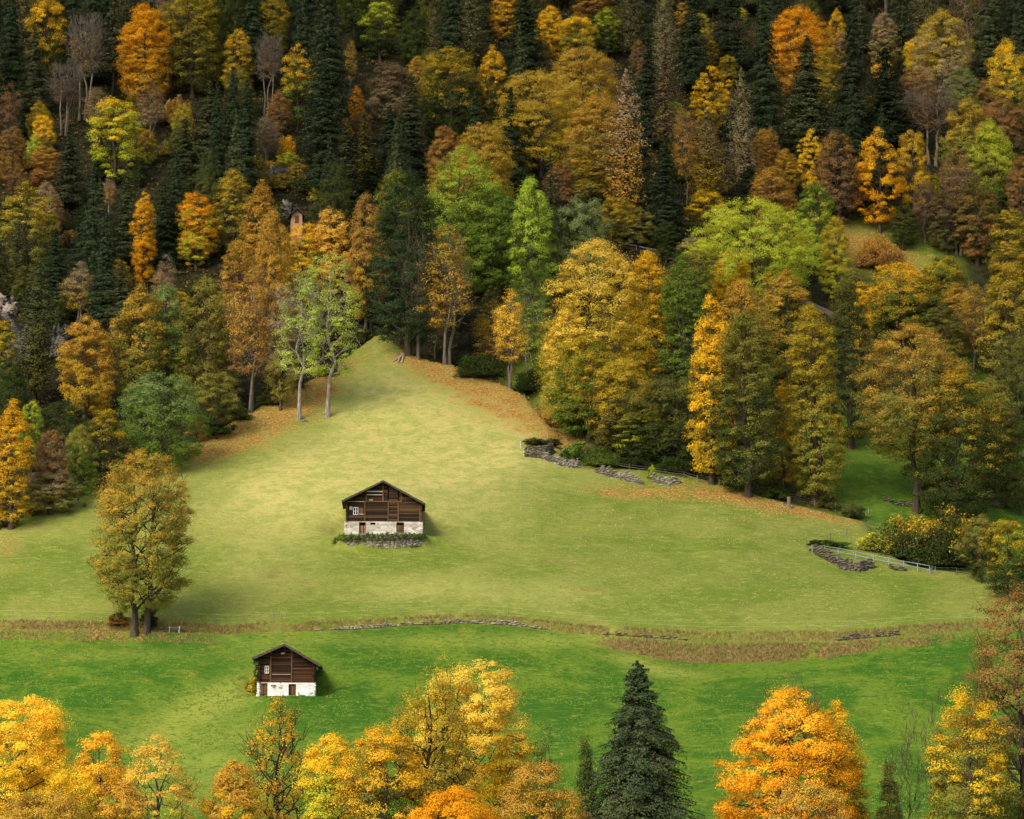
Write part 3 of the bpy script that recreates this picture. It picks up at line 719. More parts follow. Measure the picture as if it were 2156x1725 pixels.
V_, F_ = quads(C, rng.normal(size=C.shape) * .35 + [0, -.45, 1], rng.uniform(.09, .21, len(C)), .8)
tag(link('fallen_leaves', npmesh('fallen_leaves', V_, F_, np.repeat(rng.random((len(C), 3)), 4, 0), mat=M['fallen'])), 'pale fallen leaves scattered over the meadow edges', 'leaves', kind='stuff')
def blades(xy, hmin, hmax, width, lean=.35, per=3, back=0.0):
    n = len(xy) * per
    B = np.repeat(np.c_[xy, zt(xy[:, 0], xy[:, 1])], per, 0) + np.c_[rng.normal(0, .12, (n, 2)), np.full(n, -.03)]
    H = rng.uniform(hmin, hmax, n)[:, None]; ang = rng.uniform(0, 2 * PI, n); W = np.c_[np.cos(ang), np.sin(ang) * .3, np.zeros(n)] * width
    T = B + np.c_[rng.normal(0, lean, (n, 2)), np.ones(n)] * H
    T = T + np.c_[np.zeros(n), np.full(n, back), np.zeros(n)]
    V = np.stack([B - W, B + W, T + W * .25, T - W * .25], 1).reshape(-1, 3)
    return V, np.arange(n * 4).reshape(-1, 4), np.repeat(np.repeat(rng.random((len(xy), 3)), per, 0) * .6 + rng.random((n, 3)) * .4, 4, 0)
X_ = rng.uniform(-82, 90, 26000); U_ = rng.uniform(-1.7, -.1, 26000); up = rng.random(26000) < .26; U_[up] = rng.uniform(2.55, 3.25, up.sum())
A_ = np.interp(X_, _ax, _az); keep = up | (A_ > .4 + 1.1 * rng.random(26000)); keep &= vnoise(X_, U_, 2.5, 9) > -.28
xy = np.c_[X_, U_ + yt(X_)][keep]
V_, F_, C_ = blades(xy, .12, .38, .05)
tag(link('dry_grass', npmesh('dry_grass', V_, F_, C_, mat=M['drygrass'])), 'tan and brown dry grass along the terrace banks', 'grass', kind='stuff')
xy = np.c_[rng.uniform(-80, 85, 60000), rng.uniform(287, 356, 60000)]; xy = xy[(xy[:, 1] < yt(xy[:, 0]) - 2.6) & (vnoise(xy[:, 0], xy[:, 1], 3.0, 4) > -.12)]
xy = xy[(np.abs(xy[:, 0] - BL[0]) > 4.5) | (np.abs(xy[:, 1] - BL[1] - 3) > 5)]
V_, F_, C_ = blades(xy, .10, .20, .10, .5, 2, .22)
tag(link('meadow_grass', npmesh('meadow_grass', V_, F_, C_, mat=M['greengrass'])), 'lush green grass tufts of the lower meadow', 'grass', kind='stuff')

xy = np.c_[rng.uniform(-85, 90, 60000), rng.uniform(358, 470, 60000)]; xy = xy[(xy[:, 1] > yt(xy[:, 0]) + 4) & (xy[:, 1] < yb(xy[:, 0]) + 1) & (vnoise(xy[:, 0], xy[:, 1], 4.5, 14) > -.05)]
xy = xy[(np.abs(xy[:, 0] - BM[0]) > 6.5) | (np.abs(xy[:, 1] - BM[1] - 3) > 7)]
V_, F_, C_ = blades(xy, .06, .15, .08, .5, 2, .2)
M['paleg'] = mat_tuft('pale_grass', (.12, .165, .025), (.42, .40, .12))
tag(link('pasture_grass', npmesh('pasture_grass', V_, F_, C_, mat=M['paleg'])), 'short grazed grass tufts of the upper meadow', 'grass', kind='stuff')

# low undergrowth that covers the floor of the mountain wood
n = 25000; xy = np.c_[rng.uniform(-130, 130, n), rng.uniform(380, 640, n)]; g = xy[:, 1] - yb(xy[:, 0])
keep = (g > 4) & (np.abs(xy[:, 0]) < 22 + xy[:, 1] * .19) & ~((xy[:, 0] > 48) & (xy[:, 1] < 520)); xy = xy[keep]
per = 27; ci = np.repeat(np.arange(len(xy)), per); R_ = rng.uniform(.5, 1.7, len(xy)); d = rng.normal(size=(len(ci), 3)); d /= np.linalg.norm(d, axis=1, keepdims=True); d[:, 2] = np.abs(d[:, 2])
C = np.c_[xy, zt(xy[:, 0], xy[:, 1])][ci] + d * R_[ci][:, None] * [1, 1, .8] * rng.uniform(.4, 1, (len(ci), 1))
V_, F_ = quads(C, d + [0, 0, .4] + rng.normal(size=d.shape) * .4, rng.uniform(.18, .34, len(C)), .7)
tone = rng.random(len(xy)) ** 1.6
M['under'] = mat_tuft('undergrowth_leaf', (.032, .050, .016), (.34, .20, .045))
tag(link('undergrowth', npmesh('undergrowth', V_, F_, np.repeat(np.stack([np.clip(tone[ci] + rng.normal(0, .12, len(ci)), 0, 1)] * 3, -1), 4, 0), mat=M['under'])), 'dark green and russet undergrowth on the floor of the wood', 'undergrowth', kind='stuff')
# ------------------------------------------------------------------ tree generators (metres, foot at origin)
def tubes(paths, n=5):
    """paths: list of (points (k,3), radii (k,)) -> V, F (quads)"""
    V = []; F = []; b = 0
    cs = np.cos(2 * PI * np.arange(n) / n); sn = np.sin(2 * PI * np.arange(n) / n)
    for P, R in paths:
        P = np.asarray(P, float); k = len(P)
        D = np.gradient(P, axis=0); D /= np.linalg.norm(D, axis=1, keepdims=True) + 1e-9
        ref = np.where(np.abs(D[:, 2:3]) > .9, [[1., 0, 0]], [[0, 0, 1.]])
        A = np.cross(D, ref); A /= np.linalg.norm(A, axis=1, keepdims=True) + 1e-9; B = np.cross(D, A)
        ring = P[:, None] + (A[:, None] * cs[None, :, None] + B[:, None] * sn[None, :, None]) * np.asarray(R)[:, None, None]
        V.append(ring.reshape(-1, 3)); i = b + np.arange(k * n).reshape(k, n)
        a = i[:-1]; c = i[1:]
        F.append(np.stack([a, np.roll(a, -1, 1), np.roll(c, -1, 1), c], -1).reshape(-1, 4)); b += k * n
    return np.concatenate(V), np.concatenate(F)
def bend(p, q, r, k=4, w=.12, sag=0):
    p = np.asarray(p, float); q = np.asarray(q, float); t = np.linspace(0, 1, k)[:, None]
    L = np.linalg.norm(q - p); P = p + (q - p) * t
    P[1:-1] += r.normal(0, w * L * .3, (k - 2, 3)); P[:, 2] += sag * L * (t[:, 0] * (1 - t[:, 0]))
    return P
SHAPE = {'round': lambda t: np.sqrt(np.clip(1 - (1.86 * t - .90) ** 2, 0, 1)) ** .9,
         'dome': lambda t: np.sqrt(np.clip(1 - np.clip(1.25 * t - .25, -.6, 1) ** 2, 0, 1)),
         'oval': lambda t: np.clip(1 - np.abs(1.92 * t - .90) ** 2.3, 0, 1) ** .52 * (1 - .10 * t),
         'column': lambda t: np.clip(1 - np.abs(1.9 * t - .88) ** 2.8, 0, 1) ** .5 * (1 - .20 * t),
         'cone': lambda t: np.clip((1 - t), 0, 1) ** .75 * np.clip(.55 + t * 6, 0, 1),
         'fan': lambda t: np.clip(np.sin(PI * np.clip(t, 0, 1) ** 1.5), 0, 1) ** .8}
def broadleaf(seed, H, W, base=.18, shape='oval', nc=110, npc=120, leaf=.30, dens=1.0, trunks=1, rc=None, limbs=15, twigs=0, rad=None, lean=0, spread=.7, dent=1.0):
    r = np.random.default_rng(seed); prof = SHAPE[shape]; zb = base * H; CH = H - zb
    rc = rc or .085 * W + .32
    # lumpy outline: the envelope radius depends on direction and height
    la = r.uniform(0, 2 * PI, 10); lt = r.uniform(0, 1, 10); lk = r.uniform(-.36, .24, 10) * dent
    def env(t, a):
        R = prof(t) * W * (.5 + .04 * dent)
        for i in range(10): R = R * (1 + lk[i] * np.exp(-((t - lt[i]) / .12) ** 2) * np.clip(np.cos(a - la[i]), 0, 1))
        return R
    # trunks and limbs
    rad = rad or ((.017 if dens * npc > 80 else .0105) * H + .03)
    paths = []; trk = []
    for k in range(trunks):
        off = np.array([spread * (k - (trunks - 1) / 2), .3 * (k % 2), 0]); top = np.array([off[0] * 1.4 + lean * H + r.normal(0, .25), off[1] + r.normal(0, .25), zb + CH * .86])
        P = bend(off + [0, 0, -.4], top, r, 9, .05); P[:2, :2] = off[:2]; R = rad * (1 - np.linspace(0, 1, 9) ** 1.1 * .88); R[0] *= 1.45
        paths.append((P, R)); trk.append(P)
    tips = []
    for i in range(limbs * trunks):
        P = trk[i % trunks]; u = (i + r.random()) / (limbs * trunks); u = .0 + .92 * u
        z = zb * .92 + CH * .72 * u; j = np.interp(z, P[:, 2], np.arange(9)); p0 = np.array([np.interp(j, np.arange(9), P[:, c]) for c in range(3)])
        a = i * 2.4 + r.normal(0, .4); te = min(.97, (z - zb) / CH + r.uniform(.06, .34)); te = max(te, .04)
        R_ = env(te, a) * r.uniform(.72, .95); q = np.array([R_ * math.cos(a) + P[-1, 0] * te, R_ * math.sin(a) + P[-1, 1] * te, zb + te * CH])
        B = bend(p0, q, r, 5, .16, .12); rr = rad * (.42 - .25 * u); paths.append((B, rr * (1 - np.linspace(0, 1, 5) * .8)))
        for _ in range(4):
            s = r.uniform(.35, .95); b0 = B[0] + (B[-1] - B[0]) * s; b0 = np.array([np.interp(s * 4, np.arange(5), B[:, c]) for c in range(3)])
            t2 = np.clip((b0[2] - zb) / CH + r.uniform(-.12, .20), .02, .985); a2 = a + r.normal(0, .75); R2 = env(t2, a2) * r.uniform(.6, 1.0)
            q2 = np.array([R2 * math.cos(a2), R2 * math.sin(a2), zb + t2 * CH]); b_ = bend(b0, q2, r, 4, .2, .1)
            if np.linalg.norm(q2 - b0) < W * .55: paths.append((b_, rr * .45 * (1 - np.linspace(0, 1, 4) * .75)))
            tips.append(q2)
            if twigs:
                for _ in range(twigs):
                    c0 = b_[r.integers(1, 4)]; d = (c0 - np.array([0, 0, zb + CH * .2])); d /= np.linalg.norm(d) + 1e-6; d = d + r.normal(0, .5, 3); d[2] += .5; d /= np.linalg.norm(d)
                    paths.append((bend(c0, c0 + d * r.uniform(.7, 1.9) * (H / 18), r, 3, .2), np.array([.022, .015, .006]) * (1.1)))
    TV, TF = tubes(paths, 6)
    # clumps of leaves: at limb tips and filling the outer part of the crown
    n_extra = max(0, nc - len(tips)); t = r.random(n_extra * 3); w_ = prof(t); t = t[r.random(n_extra * 3) < w_ + .08][:n_extra]
    a = r.uniform(0, 2 * PI, len(t)); fr = r.uniform(.45, .98, len(t)) ** .7; R_ = np.maximum(env(t, a) - rc * .55, .05) * fr
    Cn = np.stack([R_ * np.cos(a) + lean * H * t, R_ * np.sin(a), zb + t * CH * .97 + .0], -1)
    tips = np.array(tips); tr_ = np.linalg.norm(tips[:, :2], axis=1, keepdims=True); tips = tips.copy(); tips[:, :2] *= np.clip(1 - rc * .5 / (tr_ + 1e-6), .3, 1)
    Cn = np.r_[tips, Cn][:max(nc, 8)] if nc < len(tips) else np.r_[tips, Cn]
    if nc > 150:      # a few open holes between the boughs
        for _ in range(7):
            vt = r.uniform(.1, .85); va = r.uniform(0, 2 * PI); vr = env(vt, va) * .85; vc = np.array([vr * math.cos(va), vr * math.sin(va), zb + vt * CH])
            Cn = Cn[np.linalg.norm((Cn - vc) * [1, 1, .8], axis=1) > W * r.uniform(.07, .13)]
    ncl = len(Cn); crc = rc * r.uniform(.5, 1.45, ncl); crc *= np.interp((Cn[:, 2] - zb) / CH, [0, .7, 1], [1, 1, .9]); ct = r.random(ncl)
    nl = int(npc * dens); ci = np.repeat(np.arange(ncl), nl); n = len(ci)
    d = r.normal(size=(n, 3)); d /= np.linalg.norm(d, axis=1, keepdims=True); d[:, 2] = np.where(d[:, 2] < -.25, -d[:, 2] * .8, d[:, 2])
    q = r.uniform(.35, 1.08, n)[:, None]
    Pn = Cn[ci] + d * q * crc[ci][:, None] * [1.05, 1.05, .92]
    out = Pn.copy(); out[:, 2] = (out[:, 2] - (zb + CH * .4)) * .4; out /= np.linalg.norm(out, axis=1, keepdims=True) + 1e-6
    N = d * .8 + out * .55 + [0, 0, .35] + r.normal(0, .30, (n, 3))
    keep = Pn[:, 2] > zb * .6
    Pn, N, ci = Pn[keep], N[keep], ci[keep]; n = len(Pn)
    V, F = quads(Pn, N, leaf * r.uniform(.6, 1.35, n), .72, r)
    tone = np.stack([ct[ci], np.clip((Pn[:, 2] - zb) / CH, 0, 1), r.random(n)], -1)
    return (TV, TF), (V, F, np.repeat(tone, 4, 0))
def spruce(seed, H, W, base=.05, rings=34, per=10, leaf=.30, droop=.28, soft=0, power=.85, rad=None, dens=1.0, irr=.16):
    r = np.random.default_rng(seed); rad = rad or .012 * H + .03
    P = bend([0, 0, -.4], [r.normal(0, .12), r.normal(0, .12), H], r, 8, .015); paths = [(P, rad * (1 - np.linspace(0, 1, 8) * .94))]
    PP = []; NN = []; T = []
    for k in range(rings):
        u = (k + r.random() * .7) / rings; z = H * (base + (1 - base) * u); L0 = W * .5 * ((1 - u) ** power * (1 - .0 * u) + .035)
        if soft: L0 = W * .5 * np.clip(math.sin(PI * (.12 + .88 * u) ** .8), .05, 1) ** .8
        np_ = max(4, int(per * (1 - .4 * u)))
        for j in range(np_):
            a = 2 * PI * (j + r.random() * .8) / np_ + k * 1.1; L = L0 * r.uniform(1 - irr * 2.4, 1 + irr); zz = z + r.normal(0, H * .008)
            m = 7; s = np.linspace(0, 1, m); rise = .10 * (1 - u) if not soft else .3
            bx = L * s * math.cos(a); by = L * s * math.sin(a); bz = zz - droop * L * (s ** 1.4) + rise * L * s ** 3 * .9 + (.35 * L * s if u > .85 else 0)
            B = np.stack([bx, by, bz], -1)
            if j % 2 == 0 or L > 1.2: paths.append((B[[0, 3, 6]], np.array([.05, .03, .012]) * (.5 + L / 3)))
            nn = int((6 + 13 * L) * dens); si = r.random(nn) ** .75; Q = np.stack([np.interp(si, s, B[:, c]) for c in range(3)], -1)
            side = r.normal(0, 1, nn) * L * (.17 if not soft else .22) * (1.1 - si * .7); tv = np.array([-math.sin(a), math.cos(a), 0])
            Q = Q + tv * side[:, None]; hang = np.abs(r.normal(0, 1, nn)) * (.16 + .05 * L) * (1 if not soft else 1.3); Q[:, 2] -= hang * .8 + np.abs(side) * .25
            N = np.stack([np.full(nn, math.cos(a) * .7), np.full(nn, math.sin(a) * .7), np.full(nn, .9)], -1) + r.normal(0, .45, (nn, 3))
            PP.append(Q); NN.append(N); T.append(np.stack([np.full(nn, (k * 7 + j * 13) % 17 / 17 * .6 + .4 * r.random()), np.full(nn, u), r.random(nn)], -1))
    TV, TF = tubes(paths, 4); C = np.concatenate(PP); N = np.concatenate(NN); T = np.concatenate(T)
    V, F = quads(C, N, leaf * r.uniform(.7, 1.4, len(C)), .42 if not soft else .36, r)
    return (TV, TF), (V, F, np.repeat(T, 4, 0))
def shrub(seed, H, W, leaf=.24, nc=46, npc=90, flat=1.0):
    r = np.random.default_rng(seed); a = r.uniform(0, 2 * PI, nc); ph = np.arccos(r.uniform(0, 1, nc)); R = r.uniform(.5, .95, nc)
    Cn = np.stack([W * .5 * R * np.sin(ph) * np.cos(a), W * .5 * R * np.sin(ph) * np.sin(a), H * .9 * R * np.cos(ph) + .1], -1); rc = .13 * W
    paths = [(bend([r.normal(0, .1), r.normal(0, .1), -.3], c, r, 4, .2, .1), np.array([.07, .05, .03, .012]) * (H / 3 + .3)) for c in Cn]
    ci = np.repeat(np.arange(nc), npc); n = len(ci); d = r.normal(size=(n, 3)); d /= np.linalg.norm(d, axis=1, keepdims=True); ct = r.random(nc)
    P = Cn[ci] + d * r.uniform(.3, 1.05, n)[:, None] * (rc * r.uniform(.6, 1.4, nc))[ci][:, None] * [1, 1, .75]; P[:, 2] = np.maximum(P[:, 2], .05)
    V, F = quads(P, d * .8 + [0, 0, .4] + r.normal(0, .4, (n, 3)), leaf * r.uniform(.6, 1.3, n), .7, r)
    return tubes(paths, 5), (V, F, np.repeat(np.stack([ct[ci], np.clip(P[:, 2] / H, 0, 1), r.random(n)], -1), 4, 0))

PAL = dict(gold=((.84, .52, .028), 'golden yellow'), bright=((.95, .59, .045), 'bright golden'), peach=((.87, .585, .085), 'pale golden'), orange=((.80, .38, .014), 'orange'),
    amber=((.56, .34, .048), 'amber'), rust=((.36, .19, .055), 'rust brown'), brown=((.22, .135, .072), 'dull brown'), tan=((.42, .31, .16), 'tan'),
    ygreen=((.54, .54, .045), 'yellow-green'), lime=((.46, .54, .055), 'lime green'), green=((.165, .235, .034), 'mid green'), dgreen=((.060, .088, .022), 'dark green'),
    olive=((.29, .26, .045), 'olive'), dolive=((.145, .135, .032), 'dark olive'), ggreen=((.22, .27, .085), 'grey-green'), spruce=((.050, .074, .032), 'dark green'),
    plime=((.58, .62, .12), 'pale yellow-green'), pgreen=((.36, .40, .13), 'pale grey-green'), larch=((.25, .22, .09), 'olive tan'), dkgold=((.50, .355, .028), 'dull gold'), sprl=((.098, .112, .046), 'dark olive green'))

# ------------------------------------------------------------------ prototypes (one of each kind; every tree is a copy)
PROTO = {}
def proto(kind, H, W, gen):
    (tv, tf), (lv, lf, lc) = gen
    tm = npmesh('trunk', tv, tf, smooth=True, mat=M['bark_pale' if kind in ('sparse', 'bare', 'birch') else 'bark_dark' if kind in ('spruce', 'larch', 'thinspruce') else 'bark'])
    cm = npmesh('crown', lv, lf, lc, mat=M['needle' if kind in ('spruce', 'larch', 'thinspruce') else 'leaf'])
    PROTO.setdefault(kind, []).append((H, W, tm, cm))
for i in range(4): proto('round', 15, 12, broadleaf(10 + i, 15, 12, .07, 'round' if i % 2 else 'dome', 270, 150, .215, limbs=16, rc=1.08))
for i in range(5): proto('oval', 18, 9.5, broadleaf(20 + i, 18, 9.5, .06, 'oval', 270, 130, .205, limbs=17, rc=.95))
for i in range(5): proto('column', 20, 6.6, broadleaf(30 + i, 20, 6.6, .05, 'column', 250, 115, .20, limbs=20, rc=.82))
for i in range(4): proto('layer', 17, 9.5, broadleaf(40 + i, 17, 9.5, .08, 'oval', 130, 140, .22, limbs=15, rc=.95))
for i in range(4): proto('sparse', 19, 8, broadleaf(50 + i, 19, 8, .25, 'column', 170, 60, .20, limbs=18, twigs=2, trunks=1 + i % 2, rc=1.05))
for i in range(3): proto('bare', 17, 6.5, broadleaf(60 + i, 17, 6.5, .42, 'oval', 80, 22, .19, limbs=15, twigs=5, trunks=1 + i % 3, rc=.95, spread=.9))
for i in range(5): proto('spruce', 24, 8.5, spruce(70 + i, 24, 8.5, .05 + .02 * i, 42, 12, .27, dens=2.3, irr=.26, power=.78))
for i in range(3): proto('thinspruce', 24, 6, spruce(80 + i, 24, 6, .22, 34, 9, .30, .34, dens=.8, irr=.25))
for i in range(4): proto('larch', 23, 7, spruce(90 + i, 23, 7, .10, 38, 10, .30, .18, soft=1, dens=1.15, irr=.2))
for i in range(4): proto('shrub', 3.2, 4.6, shrub(100 + i, 3.2, 4.6))
for i in range(3): proto('bigshrub', 5.5, 9.0, shrub(110 + i, 5.5, 9.0, .26, 120, 95))
LEAN = dict(bigshrub='shrub', dome='broadleaf_tree', round='broadleaf_tree', oval='broadleaf_tree', column='broadleaf_tree', layer='broadleaf_tree', sparse='sparse_tree', bare='bare_tree', spruce='spruce_tree', thinspruce='spruce_tree', larch='larch_tree', shrub='shrub')
NOUN = dict(bigshrub='spreading shrub', round='round-crowned tree', oval='oval tree', column='tall narrow tree', layer='layered leafy tree', sparse='thin-leaved tree', bare='nearly bare tree', spruce='spruce', thinspruce='thin straggly spruce', larch='feathery larch', shrub='shrub')
GROUP = dict(bigshrub='shrubs on the slope', spruce='dark spruces in the mountain wood', thinspruce='dark spruces in the mountain wood', larch='feathery larches in the wood', bare='nearly bare trees in the wood', sparse='thin-leaved trees', shrub='shrubs on the slope')
TREES = []      # records for labelling
def plant(kind, loc, H, W, ca, cb=None, split=.5, label=None, rz=None, var=None, meshes=None, depth=None, group=None, base_k=None):
    if kind == 'shrub' and W > 6.2: kind = 'bigshrub'
    lst = PROTO[kind] if meshes is None else [meshes]
    i = var if var is not None else random.randrange(len(lst))
    h0, w0, tm, cm = lst[i % len(lst)]
    root = empty(LEAN[kind], loc, rz if rz is not None else random.uniform(0, 2 * PI))
    tr = link('trunk' if 'shrub' not in kind else 'stems', tm, root); cr = link('crown' if 'shrub' not in kind else 'foliage', cm, root)
    s = (W / w0, (depth or W) / w0, H / h0)
    root.scale = s
    a = PAL[ca][0]; b = PAL[cb or ca][0]
    j = random.uniform(.90, 1.10); jj = random.uniform(.93, 1.07)
    cr['tint_a'] = [a[0] * j, a[1] * j * jj, a[2] * j]; cr['tint_b'] = [b[0] * j, b[1] * j * jj, b[2] * j]; cr['split'] = float(split)
    root['category'] = 'shrub' if 'shrub' in kind else 'tree'
    root['group'] = group or GROUP.get(kind, 'autumn broadleaf trees')
    x, y, z = loc; px, py = proj(x, y, z + H * .62)
    TREES.append(dict(o=root, kind=kind, ca=ca, cb=cb or ca, x=px, y=py, X=x, Y=y, Z=z, H=H, W=W, label=label))
    return root
